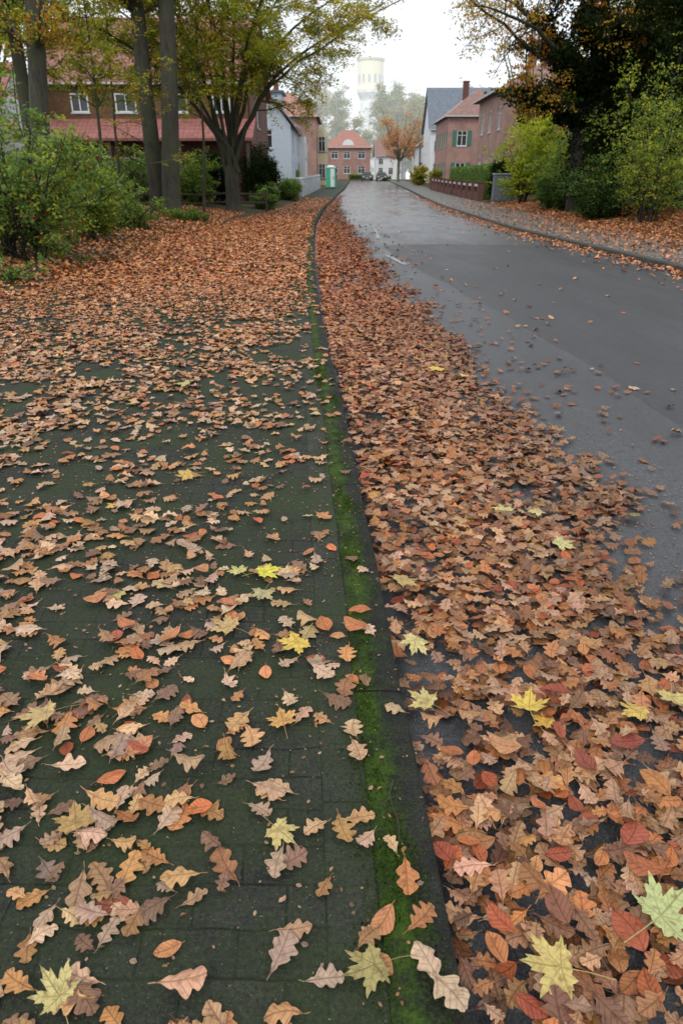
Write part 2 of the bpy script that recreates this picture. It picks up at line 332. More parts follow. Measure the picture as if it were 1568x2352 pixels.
# ---------------------------------------------------------------- fallen leaves: templates
def strip_leaf(kind,r,nt,lod):
    u=np.linspace(0,1,nt); ts=u-.06*np.sin(2*np.pi*u)
    if kind=='oak':
        nl=(r.choice([3,3.5,4,4.4]) if lod==0 else 3)
        env=np.sin(np.pi*np.clip(ts,0,1)**1.35)**.58*r.uniform(.30,.39)
        dep=r.uniform(.40,.60)
        def lob(p): 
            q=.5-.5*np.cos(2*np.pi*(ts*nl*.98+.12+p)); return 1-dep*(1-q)**1.9*(ts>.06)*np.clip((1.04-ts)*6,0,1)
        jit=lambda: 1+np.convolve(r.normal(0,.08,nt+2),np.ones(3)/3,'valid')
        wL=env*lob(r.uniform(-.15,.15))*jit(); wR=env*lob(r.uniform(-.25,.25))*jit()
        tp=.28+.72*sm(.0,.42,ts); wL*=tp*r.uniform(.82,1.1); wR*=tp*r.uniform(.82,1.1)
        wL[0]=wR[0]=.012; wL[-1]=wR[-1]=.05
        fw=.07
    else:
        env=np.sin(np.pi*ts**.9)**.8*r.uniform(.27,.34); wL=env*(1+r.normal(0,.02,nt)); wR=env*(1+r.normal(0,.02,nt)); wL[0]=wR[0]=.01; wL[-1]=wR[-1]=.008; fw=.15
    strong=r.random()<.26
    cup=r.uniform(-.7,.8)*(2.2 if strong else 1.); bend=r.uniform(-.3,.4)*(2. if strong else 1.); rip=r.uniform(.015,.05 if kind=='oak' else .02)*(1.7 if strong else 1); cv=r.uniform(-.2,.2)
    fr=[-1,-.5,0,.5,1] if lod==0 else [-1,0,1]
    P=[];UV=[]
    ph1,ph2=r.uniform(0,6.28,2); wmax=max(wL.max(),wR.max())
    for k,t in enumerate(ts):
        for f in fr:
            w=(wL if f<0 else wR)[k]*abs(f); x=math.copysign(w,f) if f else 0.
            y=t+fw*w
            z=cup*x*x*1.6+bend*(t-.5)**2+rip*math.sin(9*t+ph1+(2 if f<0 else 0))*abs(f)*(w/wmax)+.012*math.sin(14*t+ph2)*abs(f)
            P.append((x+cv*(t-.5)**2*2,y-.5,z)); UV.append((x/(wmax*1.05),t))
    m=len(fr); F=[]
    for k in range(nt-1):
        for q in range(m-1):
            a=k*m+q; F.append((a,a+1,a+m+1,a+m))
    if lod==0:
        b=len(P); pl=.14 if kind=='oak' else .12; bx=r.uniform(-.05,.05)
        z0=P[m//2][2]; x0=P[m//2][0]
        P+=[(x0-.011,-.5,z0),(x0+.011,-.5,z0),(x0+bx+.008,-.5-pl,z0+.02),(x0+bx-.008,-.5-pl,z0+.02)]; UV+=[(0,.0)]*4; F.append((b,b+3,b+2,b+1))
    return np.array(P),np.array(UV),F
def maple(r,lod):
    N_=80 if lod==0 else 36; th=np.linspace(-math.pi,math.pi,N_,endpoint=False)+.0
    axes=np.array([0,48,-48,100,-100])*math.pi/180; lens=np.array([1,.92,.92,.66,.66])
    rr=np.full(N_,.46); dd=np.full(N_,9.)
    for a,l in zip(axes,lens):
        d=np.abs((th-a+math.pi)%(2*math.pi)-math.pi); lobe=l*(.42+.58*np.clip(1-d/.46,0,1)**.75)*(d<.46)
        teeth=1+.12*np.cos(d*26)*(d<.46)
        rr=np.maximum(rr,lobe*teeth); dd=np.minimum(dd,d)
    rr=rr*.56*(1+r.normal(0,.03,N_)); rr[np.abs(th)>2.5]*=.6
    P=[(0,0,0)];UV=[(0,0)]; cup=r.uniform(-.5,.7); p1=r.uniform(0,6)
    for f in (.35,.7,1.):
        for a,q,d in zip(th,rr,dd):
            rad=q*f
            x=rad*math.sin(a); y=rad*math.cos(a); z=cup*rad*rad*.7+.05*math.sin(3*a+p1)*f*rad/.5
            P.append((x,y,z)); UV.append((d*rad*4.5,rad*1.2))
    F=[(0,1+(i+1)%N_,1+i) for i in range(N_)]
    for k in range(2):
        for i in range(N_):
            a=1+k*N_+i;b=1+k*N_+(i+1)%N_; F.append((a,b,b+N_,a+N_))
    b=len(P); bx=r.uniform(-.2,.2)
    P+=[(-.007,0,.004),(.007,0,.004),(bx*.5+.006,-.40,.03),(bx*.5-.006,-.40,.03),(bx+.007,-.72,.01),(bx-.007,-.72,.01)]; UV+=[(0,0)]*6
    F+=[(b,b+3,b+2,b+1),(b+3,b+5,b+4,b+2)]
    return np.array(P),np.array(UV),F
def tiny(r):
    c=r.uniform(-.15,.25); w=r.uniform(.22,.32)
    P=np.array([(0,-.5,0),(w,-.12,c),(w*.8,.25,c*.8),(0,.5,.02),(-w*.9,.2,c*.7),(-w,-.15,c)]); UV=np.array([(0.,0),(1,.4),(.8,.7),(0,1),(-.8,.7),(-1,.4)])
    return P,UV,[(0,1,2,3),(0,3,4,5)]
tr=np.random.default_rng(5)
T0={'oak':[strip_leaf('oak',tr,29,0) for _ in range(46)],'beech':[strip_leaf('beech',tr,12,0) for _ in range(8)],'maple':[maple(tr,0) for _ in range(8)]}
T1={'oak':[strip_leaf('oak',tr,14,1) for _ in range(16)],'beech':[strip_leaf('beech',tr,8,1) for _ in range(6)],'maple':[maple(tr,1) for _ in range(4)]}
T2=[tiny(tr) for _ in range(8)]
PAL={'oak':np.array([(.52,.32,.185),(.46,.28,.15),(.40,.21,.09),(.58,.39,.25),(.28,.15,.085),(.49,.24,.08),(.45,.30,.21),(.21,.11,.065),(.53,.30,.13),(.60,.39,.22),(.34,.15,.06),(.54,.36,.25),(.46,.20,.07)]),
 'beech':np.array([(.52,.18,.06),(.48,.14,.045),(.54,.23,.09),(.36,.09,.04),(.52,.26,.11),(.44,.19,.075)]),
 'maple':np.array([(.60,.42,.09),(.58,.44,.16),(.50,.42,.16),(.55,.34,.09)])}
def pick_col(kind,n,r):
    p=PAL[kind]; c=p[r.integers(0,len(p),n)]; c=c*(1+r.normal(0,.15,(n,1)))*(1+r.normal(0,.04,(n,3))); return np.clip(c,.01,.85)
def xform(P,x,y,zb,s,yaw,tx,ty):
    K=len(x); Q=np.repeat(P[None],K,0)*s[:,None,None]
    cx,sx=np.cos(tx)[:,None],np.sin(tx)[:,None]; cy,sy=np.cos(ty)[:,None],np.sin(ty)[:,None]
    X,Y,Z=Q[...,0],Q[...,1],Q[...,2]
    Y,Z=Y*cx-Z*sx,Y*sx+Z*cx; X,Z=X*cy+Z*sy,-X*sy+Z*cy
    c,s_=np.cos(yaw)[:,None],np.sin(yaw)[:,None]; X,Y=X*c-Y*s_,X*s_+Y*c
    Z=Z-Z.min(1,keepdims=True)
    return np.stack([X+x[:,None],Y+y[:,None],Z+zb[:,None]],2)
class Bulk:
    def __init__(s): s.V=[];s.U=[];s.C=[];s.L=[];s.T=[];s.n=0
    def add(s,T,W,cols):
        P,UV,F=T; K=len(W); n=len(P)
        s.V.append(W.reshape(-1,3)); s.U.append(np.tile(UV,(K,1))); s.C.append(np.repeat(cols,n,0))
        fl=np.array([i for f in F for i in f]); tt=np.array([len(f) for f in F])
        s.L.append((fl[None]+(s.n+np.arange(K)*n)[:,None]).ravel()); s.T.append(np.tile(tt,K)); s.n+=K*n
    def make(s,name,label=None):
        me=mesh_np(name,np.concatenate(s.V),np.concatenate(s.L),np.concatenate(s.T),[M_leaf],uv=np.concatenate(s.U),col=np.concatenate(s.C),smooth=True)
        return obj(name,me)
def in_view(x,y,z,m=1.0):
    dz=z-1.45; d=y*.8988-dz*.4384; u=y*.4384+dz*.8988
    return (d>.1)&(np.abs(x)<d*.5*m)&(np.abs(u)<d*.75*m)
_gn=rng.random((64,64))
def vn(x,y,s):
    x=np.asarray(x)*s+13.3;y=np.asarray(y)*s+7.7; xi=np.floor(x).astype(int);yi=np.floor(y).astype(int);fx=x-xi;fy=y-yi; fx=fx*fx*(3-2*fx);fy=fy*fy*(3-2*fy)
    g_=lambda a,b:_gn[a%64,b%64]
    return (g_(xi,yi)*(1-fx)+g_(xi+1,yi)*fx)*(1-fy)+(g_(xi,yi+1)*(1-fx)+g_(xi+1,yi+1)*fx)*fy
LX=[];LY=[];LZ=[];LT=[]
def scatter(x0,x1,y0,y1,dens,dmax,zf,tilt):
    n=int((x1-x0)*(y1-y0)*dmax); x=rng.uniform(x0,x1,n); y=rng.uniform(y0,y1,n)
    k=rng.random(n)*dmax<dens(x,y); x,y=x[k],y[k]; LX.append(x);LY.append(y);LZ.append(zf(x,y));LT.append(np.full(len(x),tilt))
ysn=[0,1.2,2.,3.,4.,5.5,8,11,20]
def d_side(x,y):
    d=np.interp(y,ysn,[300,275,215,210,255,310,380,440,430])
    near=np.clip((kl(y)-.10-x)/.55,0,1)
    spar=np.interp(y,[0,1.3,2,3.5,5,8],[.60,.42,.30,.14,.33,.62])
    c=.18+1.6*np.clip((vn(x,y,2.6)*.55+vn(x,y,6.)*.45-.27)/.5,0,1)
    c=c*(1-sm(6,12,y))+1.*sm(6,12,y)
    kk=np.where(x>kl(y)-.16,np.interp(y,[0,3,5,8,30],[.60,.60,.42,.25,.15]),1.)
    return d*(spar+(1-spar)*near)*c*kk*(x<kl(y)-.03)*(x>bl(y)-.6)
zs=lambda x,y: gz(y)+.003+rng.random(len(x))**2*.014
scatter(-3.2,.3,.45,4,d_side,460,zs,.09); scatter(-4.9,.1,4,12,d_side,580,zs,.12); scatter(-5.,-.2,12,30,lambda x,y:d_side(x,y)*.75,430,zs,.18)
scatter(-4.3,-.6,30,60,lambda x,y:(x>bl(y))*(x<kl(y)-.15)*160*np.interp(y,[30,45,60],[1,.8,.15]),170,zs,.3)
wband=lambda y:np.interp(y,[0,2,3.2,4.7,6.4,9,12.8,18,35,60],[1.75,1.35,1.36,1.55,1.45,1.42,1.35,1.35,1.1,.6])
def d_gut(x,y):
    d=(x-kl(y)); w=wband(y)+(vn(x,y,1.3)-.5)*.5
    core=1-sm(.72,1.15,d/w)
    holes=np.where(vn(x*1.3,y,2.2)>.74,.45,1.)
    return (d>np.interp(y,[2,6,12],[.015,.04,.055]))*(940*core*holes+18*(1-sm(1.,2.2,d/w))+.7)
def z_gut(x,y):
    d=x-kl(y); pile=np.interp(y,[3,8],[.07,.045])*np.clip(1-d/(wband(y)*.95),0,1)+.012
    return rz_(x,y)+.004+pile*rng.random(len(x))**.7
scatter(.1,2.6,.4,4,d_gut,960,z_gut,.16); scatter(-.5,3.4,4,11,d_gut,960,z_gut,.18)
scatter(-1.,2.5,11,28,lambda x,y:d_gut(x,y)*.52,500,z_gut,.22); scatter(-1.1,2.,28,70,lambda x,y:d_gut(x,y)*.22*np.interp(y,[28,45,70],[1,.7,.1]),210,z_gut,.3)
scatter(2.4,6.3,3,40,lambda x,y:.35+0*x,.5,lambda x,y:rz_(x,y)+.007,.15)
scatter(4.,6.6,9,75,lambda x,y:(x<kr(y))*(kr(y)-x<1.3)*240*np.exp(-(kr(y)-x)/.30)*np.interp(y,[9,40,75],[1,.7,.15]),250,lambda x,y:rz_(x,y)+.005+.04*rng.random(len(x)),.3)
scatter(5.8,9.4,9,60,lambda x,y:(x>kr(y)+.12)*np.interp(y,[9,22,35,60],[200,140,40,6])*np.interp(x,[6,7.2,8.2,9],[.25,.3,.75,1.]),235,lambda x,y:gz(y)+.004+.01*rng.random(len(x)),.25)
scatter(8.9,14,12,48,lambda x,y:150+0*x,180,lambda x,y:gh(x,y)+.01,.35)
scatter(-9.5,-4.3,5,34,lambda x,y:150*np.interp(x,[-9,-6.5,-4.6],[.5,.7,1.]),160,lambda x,y:gh(x,y)+.015,.35)
scatter(6,14,105,128,lambda x,y:8+0*x,10,lambda x,y:gh(x,y)+.1,.35)
LX=np.concatenate(LX);LY=np.concatenate(LY);LZ=np.concatenate(LZ);LT=np.concatenate(LT)
n=len(LX); dist=np.sqrt(LX**2+LY**2+1.45**2)
gut=(LX>kl(np.clip(LY,-6,132)))&(LX<kl(np.clip(LY,-6,132))+2.2)
kind=np.where(rng.random(n)<np.where(gut,.15,.10),'beech','oak'); kind=np.where(rng.random(n)<.006,'maple',kind)
sz=np.where(kind=='oak',.050+.054*rng.random(n)**.9,np.where(kind=='beech',rng.uniform(.055,.08,n),rng.uniform(.085,.12,n)))*np.where(gut,.95,1.)
yaw=rng.uniform(0,6.283,n); tx=rng.normal(0,1,n)*LT; ty=rng.normal(0,1,n)*LT
colr=np.zeros((n,3))
for k in ('oak','beech','maple'):
    q=kind==k; colr[q]=pick_col(k,q.sum(),rng)
fo=sm(3,12,LY)[:,None]; colr=colr*(1-fo)+colr*np.array([1.16,.84,.62])*fo
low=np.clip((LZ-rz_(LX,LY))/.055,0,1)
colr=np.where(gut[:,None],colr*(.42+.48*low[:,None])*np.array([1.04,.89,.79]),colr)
vis=in_view(LX,LY,LZ,1.0)
topq=np.where(gut,low>.25,True)
indiv=np.zeros(n,bool)
for k,mx in (('oak',285),('beech',80),('maple',12)):
    idx=np.where(vis&(kind==k)&topq)[0]; idx=idx[np.argsort(dist[idx])][:mx]; indiv[idx]=True
desc={'oak':'lobed brown oak leaf lying on wet ground','beech':'oval orange beech leaf lying on wet ground','maple':'yellow maple leaf lying among brown leaves'}
def place_leaf(kind_,x,y,z,s,yaw_,tx_,ty_,col,label=None):
    T=T0[kind_][rng.integers(0,len(T0[kind_]))]
    W=xform(T[0],np.array([0.]),np.array([0.]),np.array([0.]),np.array([s]),np.array([yaw_]),np.array([tx_]),np.array([ty_]))[0]
    F=T[2]; me=mesh_np(kind_+'_leaf',W,[i for f in F for i in f],[len(f) for f in F],[M_leaf],uv=T[1],col=np.repeat(np.array([col]),len(W),0),smooth=True)
    return tag(obj(kind_+'_leaf',me,None,(x,y,z)),label or desc[kind_],'leaf','autumn leaves fallen on the pavement and gutter')
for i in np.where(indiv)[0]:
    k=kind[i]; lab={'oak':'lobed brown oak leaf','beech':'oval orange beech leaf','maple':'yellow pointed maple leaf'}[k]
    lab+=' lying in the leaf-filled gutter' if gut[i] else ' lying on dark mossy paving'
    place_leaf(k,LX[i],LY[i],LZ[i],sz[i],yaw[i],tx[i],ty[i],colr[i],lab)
YL=(.64,.45,.08)
spec=[('maple',-.148,1.91,.135,YL,2.4),('maple',-.314,2.36,.125,(.64,.60,.06),-1.2),('maple',-.41,2.38,.10,(.55,.50,.17),.8),('maple',-.395,2.0,.13,(.50,.34,.14),1.2),
('maple',-.30,2.22,.12,(.42,.36,.17),3.0),('maple',-.87,1.55,.15,(.54,.38,.16),1.9),('maple',-.65,1.17,.13,(.42,.26,.09),.4),('maple',.068,.84,.12,(.34,.28,.10),2.0),
('maple',.581,1.64,.15,(.66,.47,.08),-.3),('maple',.26,1.95,.13,(.58,.50,.20),2.9),('maple',.27,1.66,.12,(.52,.42,.16),1.),('maple',.708,.97,.17,(.44,.48,.20),-.9),
('maple',.455,.86,.15,(.54,.42,.14),1.5),('maple',.82,3.07,.13,(.58,.50,.18),.3),('maple',.985,3.07,.12,(.56,.50,.2),2.),('maple',.99,2.74,.14,(.53,.47,.2),4.),
('maple',.24,2.36,.14,(.46,.34,.12),5.),('maple',.92,1.62,.13,(.60,.41,.09),1.),('maple',1.06,1.71,.13,(.54,.43,.15),3.),('maple',.86,5.9,.20,(.68,.50,.06),1.),('maple',1.03,5.7,.18,(.60,.49,.13),2.),
('maple',-.817,3.37,.13,(.58,.38,.09),2.),('maple',-1.2,5.2,.16,(.54,.46,.16),2.),
('beech',-.061,2.015,.098,(.50,.17,.05),.3),('beech',.048,2.0,.105,(.48,.17,.06),.9),('beech',.066,2.11,.085,(.50,.16,.05),1.6),('beech',-.596,1.94,.098,(.55,.22,.09),-.5),('beech',-.785,1.94,.085,(.44,.10,.05),.1),
('beech',-.565,1.43,.09,(.50,.22,.10),-.7),('beech',-.77,2.02,.085,(.50,.17,.07),1.),('beech',-.565,2.39,.09,(.50,.22,.10),.7),('beech',-.43,2.15,.08,(.48,.17,.08),1.4),('beech',-.93,2.18,.09,(.5,.2,.08),2.),('beech',-.62,3.1,.085,(.5,.15,.05),1.),
('beech',.69,1.43,.095,(.26,.06,.03),.3),('beech',.736,1.19,.10,(.36,.08,.04),-.6),('beech',.863,1.36,.10,(.42,.17,.05),.5),('beech',.472,1.48,.095,(.48,.23,.10),1.2),('beech',.686,1.72,.095,(.28,.06,.03),1.),
('beech',.634,.945,.105,(.36,.08,.03),.3),('beech',.49,1.0,.09,(.24,.09,.05),.2),('beech',.84,1.51,.10,(.26,.055,.03),1.5),('beech',.72,1.10,.095,(.40,.12,.04),.9)]
for k,x,y,s,c,yw in spec:
    gt=x>kl(y); z=.020 if not gt else rz_(x,y)+.070*np.clip(1-(x-kl(y))/1.4,0,1)+.028
    nm={'maple':'pale yellow' if c[1]>.40 else 'ochre brown','beech':'deep red' if c[1]<.1 else 'orange'}[k]
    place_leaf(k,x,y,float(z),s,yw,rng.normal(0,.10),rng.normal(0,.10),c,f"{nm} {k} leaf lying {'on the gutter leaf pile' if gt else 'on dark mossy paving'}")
B=Bulk(); rest=~indiv
for k in ('oak','beech','maple'):
    for lod,lo,hi in ((0,0,4.0),(1,4.0,11.5)):
        T=(T0,T1)[lod][k]; q=np.where(rest&(kind==k)&(dist>=lo)&(dist<hi)&in_view(LX,LY,LZ,1.3))[0]; ch=rng.integers(0,len(T),len(q))
        for t in range(len(T)):
            w=q[ch==t]
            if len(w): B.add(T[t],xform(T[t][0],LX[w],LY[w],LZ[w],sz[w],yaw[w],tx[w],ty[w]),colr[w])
q=np.where(rest&(dist>=11.5))[0]; ch=rng.integers(0,8,len(q))
for t in range(8):
    w=q[ch==t]; B.add(T2[t],xform(T2[t][0],LX[w],LY[w],LZ[w],sz[w]*1.15,yaw[w],tx[w],ty[w]),colr[w])
nc=6500; cx_=rng.uniform(-2.4,1.9,nc); cy_=.5+4.2*rng.random(nc)**.8
cz_=np.where(cx_<kl(cy_),.003,rz_(cx_,cy_)+.003); q=rng.integers(0,8,len(cx_)); cc=pick_col('oak',len(cx_),rng)*.8
for t in range(8):
    w=q==t; m_=w.sum(); B.add(T2[t],xform(T2[t][0],cx_[w],cy_[w],cz_[w],.005+.014*rng.random(m_)**2.,rng.uniform(0,6.28,m_),rng.normal(0,.2,m_),rng.normal(0,.2,m_)),cc[w])
o=B.make('fallen_leaves'); tag(o,'dense carpet of brown and orange fallen leaves','leaves',kind='stuff')

# ---------------------------------------------------------------- foliage & trees
def unit(v): return v/np.maximum(np.linalg.norm(v,axis=-1,keepdims=True),1e-9)
def leaf_quads(P,size,cols,r,flat=.6,asp=.55):
    n=len(P); nrm=unit(r.normal(0,1,(n,3))*(1-flat)+np.array([0,0,1.])*flat*r.choice([1,1,1,-1],n)[:,None]+1e-6)
    a=unit(np.cross(nrm,r.normal(0,1,(n,3)))); b=np.cross(nrm,a); s=(size*r.uniform(.65,1.3,n))[:,None]
    fold=nrm*s*.12
    V=np.stack([P-a*s*.5,P+b*s*.5*asp+fold,P+a*s*.5,P-b*s*.5*asp+fold],1).reshape(-1,3)
    L=np.arange(n*4); return V,L,np.full(n,4),np.repeat(cols,4,0)
def tubes(lst):
    V=[];F=[];n=0
    for P,R_ in lst:
        P=np.asarray(P,float); R_=np.asarray(R_,float); k=12 if R_[0]>.12 else (6 if R_[0]>.03 else 3)
        T=unit(np.gradient(P,axis=0)); ref=np.array([.13,.98,.1]) if abs(T[0][1])<.9 else np.array([1.,0,0])
        A=unit(np.cross(T,ref)); Bv=np.cross(T,A); th=np.linspace(0,2*math.pi,k,endpoint=False)
        ring=P[:,None]+R_[:,None,None]*(A[:,None]*np.cos(th)[None,:,None]+Bv[:,None]*np.sin(th)[None,:,None])
        V.append(ring.reshape(-1,3)); i,j=np.meshgrid(np.arange(len(P)-1),np.arange(k),indexing='ij'); j2=(j+1)%k
        F.append(np.stack([i*k+j,i*k+j2,(i+1)*k+j2,(i+1)*k+j],2).reshape(-1,4)+n); n+=len(P)*k
    return np.concatenate(V),np.concatenate(F)
def spline(pts,n,r,jit=0.0):
    pts=np.array(pts,float); t=np.linspace(0,len(pts)-1,n); P=np.zeros((n,3)); q=np.vstack([2*pts[0]-pts[1],pts,2*pts[-1]-pts[-2]])
    for m,tt in enumerate(t):
        i=min(int(tt),len(pts)-2); f=tt-i; p0,p1,p2,p3=q[i],q[i+1],q[i+2],q[i+3]
        P[m]=.5*((2*p1)+(-p0+p2)*f+(2*p0-5*p1+4*p2-p3)*f*f+(-p0+3*p1-3*p2+p3)*f**3)
    if jit: 
        J=np.cumsum(r.normal(0,jit,(n,3)),0); J-=np.linspace(0,1,n)[:,None]*J[-1]; P+=J
    return P
def side(limbs,n,L,r,up=.1,tmin=.25,rf=.55,spread=.8,droop=0.,flatd=1.):
    out=[]
    for P,R_ in limbs:
        for _ in range(n):
            t=r.uniform(tmin,1); i=min(int(t*(len(P)-1)),len(P)-2); tg=unit(P[i+1]-P[i]); pp=r.normal(0,1,3); pp[2]*=flatd; pp-=tg*np.dot(pp,tg); pp=unit(pp)
            d=unit(tg*.55+pp*spread+np.array([0,0,up])); ln=L*r.uniform(.5,1.25)*(1.15-.5*t); m=6; Q=[P[i]]; dd=d.copy()
            for s in range(m-1):
                dd=unit(dd+r.normal(0,.16,3)+np.array([0,0,up*.25-droop*s/m])); Q.append(Q[-1]+dd*ln/(m-1))
            r0=max(.004,min(R_[i]*rf,ln*.025)); out.append((np.array(Q),np.linspace(r0,r0*.25,m)))
    return out
def crown_pts(tw,m,jit,r):
    P=[];I=[]
    for k,(Q,_) in enumerate(tw):
        t=r.uniform(.15,1.05,m)*(len(Q)-1); i=np.clip(t.astype(int),0,len(Q)-2); f=(t-i)[:,None]; P.append(Q[i]*(1-f)+Q[i+1]*f+r.normal(0,jit,(m,3))*np.array([1,1,.5])); I.append(np.full(m,k))
    return np.concatenate(P),np.concatenate(I)
def cols_for(I,P,pal,r,var=.2):
    pal=np.array(pal); K=I.max()+1; w=r.random(K); base=pal[(w*len(pal)).astype(int)%len(pal)]*(1+r.normal(0,var,(K,1)))
    c=base[I]*(1+r.normal(0,.16,(len(I),1))); sw=r.random(len(I))<.3; c[sw]=pal[r.integers(0,len(pal),sw.sum())]; return np.clip(c,.003,.9)
def build_tree(name,base,label,wood,crown,mat=None,cat='tree',group=None,barkm=None):
    e=empty(name,base,label,cat,group); off=np.array(base)
    if wood:
        V,F=tubes(wood); me=mesh_np('trunk',V-off,F.ravel(),np.full(len(F),4),[barkm or M_bark],smooth=True); obj('trunk',me,e)
    V,L,T,C=crown; me=mesh_np('crown',V-off,L,T,[mat or M_fol],col=C); obj('crown',me,e)
    return e
def catl(*cr):
    V=[];L=[];T=[];C=[];n=0
    for v,l,t,c in cr: V.append(v);L.append(l+n);T.append(t);C.append(c);n+=len(v)
    return np.concatenate(V),np.concatenate(L),np.concatenate(T),np.concatenate(C)
def blob_pts(c,rad,ncl,m,cr,r,bottom=-1.,shell=.55):
    d=unit(r.normal(0,1,(ncl,3))); d[:,2]=np.where(d[:,2]<bottom,-d[:,2],d[:,2]); rr=r.uniform(shell,1.,ncl)[:,None]*(1+.18*np.sin(d[:,:1]*5+d[:,1:2]*7))
    C=np.array(c)+d*rr*np.array(rad); P=np.repeat(C,m,0)+r.normal(0,cr,(ncl*m,3)); I=np.repeat(np.arange(ncl),m)
    return P,I
OLIVE=[(.38,.39,.06),(.46,.42,.06),(.28,.33,.05),(.50,.39,.06),(.22,.27,.045)]
GOLD=[(.52,.33,.055),(.46,.33,.055),(.58,.34,.055),(.36,.32,.06)]
ORG=[(.50,.17,.03),(.42,.13,.025),(.55,.24,.05),(.30,.11,.03)]
GRN=[(.15,.24,.065),(.20,.30,.09),(.11,.19,.05),(.26,.33,.10)]
YGR=[(.38,.42,.06),(.28,.34,.05),(.46,.44,.07),(.19,.26,.05)]
DRK=[(.014,.025,.009),(.022,.038,.013),(.032,.048,.016),(.011,.018,.007)]
# --- spreading multi-stemmed tree
r=np.random.default_rng(21)
b=np.array([-4.9,34,.05]); fork=b+[0,0,1.7]
wood=[(spline([b+[0,0,-.2],b+[0,0,.4],b+[.0,0,1.2],fork+[0,0,.25]],8,r),np.array([.50,.41,.35,.33,.32,.32,.30,.24]))]
ends=[(-12.5,35,7.8),(-10.8,32,8.8),(-9,35,10),(-7.6,31,10.5),(-6.6,36,11),(-5.4,33,11),(-4.4,35,11),(-3.2,32,10.5),(-2.0,35,10),(-.9,33,9.4),(.5,35,8.6),(1.7,33,7.7),(.8,31.5,7.),(-8,28,8.9),(-2,28.5,8.4),(2.8,35.5,8.4),(-11,29,7.4)]
limbs=[]
for k,e in enumerate(ends):
    e=np.array(e,float); s=fork+r.normal(0,.10,3)*[1,1,.6]; d=e-s; mid1=s+d*[.10,.10,.27]; mid2=s+d*[.40,.40,.66]
    limbs.append((spline([s,mid1,mid2,e],14,r,.05),np.linspace(.095 if k%2 else .125,.018,14)))
sec=side(limbs,12,2.5,r,up=.08,tmin=.48,spread=.9,droop=.12,flatd=.5); ter=side(sec,6,1.3,r,up=.0,tmin=.2,spread=.9,flatd=.25,droop=.06)
P,I=crown_pts(ter,66,.13,r); C=cols_for(I,P,OLIVE,r); gw=sm(-4,2,P[:,0])[:,None]*.6; C=C*(1-gw)+C*np.array([1.25,.95,.9])*gw
build_tree('spreading_tree',tuple(b),'wide multi-stemmed tree with yellow-green autumn crown beside the pavement',wood+limbs+sec+ter[::3],leaf_quads(P,.12,C,r,.7))
def tall(base,rad,lean,label,pal,nlow,seed,h=15,lowz=(4,8),Ls=2.4,m=34,ls=.11,name='beech_tree'):
    r=np.random.default_rng(seed); b=np.array(base,float); top=b+np.array([lean[0],lean[1],h])
    n=18; P=spline([b+[0,0,-.3],b+(top-b)*.04,b+(top-b)*.3+[.06,0,0],b+(top-b)*.65,top],n,r,.02); R_=rad*np.linspace(1,.42,n); R_[0]*=1.5; R_[1]*=1.12
    main=[(P,R_)]; z=P[:,2]; i0=np.searchsorted(z,lowz[0]); i1=max(i0+3,np.searchsorted(z,lowz[1])); seg=[(P[i0:i1],R_[i0:i1])]
    s1=side(seg,nlow,Ls*1.3,r,up=.12,tmin=.0,spread=1.,rf=.25,droop=.05); s2=side(s1,7,Ls*.5,r,up=0,tmin=.25,flatd=.4,droop=.1); s3=side(s2,4,Ls*.25,r,up=0,tmin=.3,flatd=.4)
    P2,I2=crown_pts(s3,m,.12,r); C=cols_for(I2,P2,pal,r)
    return build_tree(name,tuple(b),label,main+s1+s2+s3[::3],leaf_quads(P2,ls,C,r,.6),group='tall trees behind the pavement')
tall((-6.35,28,.3),.40,(1.1,0),'tall grey beech trunk beside leaf-covered pavement',OLIVE,22,31,lowz=(6.6,11.),Ls=2.4,m=26,ls=.13)
tall((-7.0,28.6,.3),.37,(-.3,0.3),'leaning grey beech trunk close to its twin',OLIVE+GOLD[:2],22,32,lowz=(5.8,10.5),Ls=2.4,m=26,ls=.13)
tall((-8.15,20.5,.35),.30,(1.7,0),'dark beech trunk rising from green shrubs',ORG+GOLD+OLIVE,13,33,lowz=(4.0,8),Ls=1.5,m=10,ls=.09)
tall((-9.6,24.,.35),.26,(0.,0),'slender dark trunk at the edge of the shrubs',GRN+OLIVE,20,34,lowz=(5.,9),Ls=2.1,m=24,ls=.12)
r=np.random.default_rng(41); b=np.array([-6.1,24.,.3])
lm=[(spline([b,b+[.2,-.3,1.5],b+[.3,-.4,3.2],b+[.1,-.5,5.2]],10,r,.03),np.linspace(.05,.012,10))]
s1=side(lm,16,1.8,r,up=-.05,tmin=.2,spread=1.2,flatd=.15); s2=side(s1,6,.6,r,up=0,flatd=.1,tmin=.2); P,I=crown_pts(s2,17,.04,r)
build_tree('young_beech',tuple(b),'young beech with layered yellow leaves among the trunks',lm+s1+s2,leaf_quads(P,.085,cols_for(I,P,GOLD+YGR,r),r,.85))
for bb,sd,hh in (((-7.9,25.,.3),43,7.),((-5.6,30.5,.2),45,7.4),((-10.3,27.,.3),46,7.6),((-9.0,31.,.3),47,8.4)):
    r=np.random.default_rng(sd); b=np.array(bb)
    lm=[(spline([b,b+[.2,-.3,hh*.35],b+[.3,-.4,hh*.66],b+[.4,-.5,hh]],10,r,.03),np.linspace(.07,.012,10))]
    s1=side(lm,24,2.2,r,up=.0,tmin=.46,spread=1.2,flatd=.25); s2=side(s1,7,.85,r,up=0,flatd=.2,tmin=.2); P,I=crown_pts(s2,25,.09,r)
    build_tree('young_maple',tuple(b),'young maple with yellow-green leaves before the tiled house',lm+s1+s2,leaf_quads(P,.12,cols_for(I,P,YGR+GOLD[:2]+OLIVE+GRN[:1],r),r,.65))

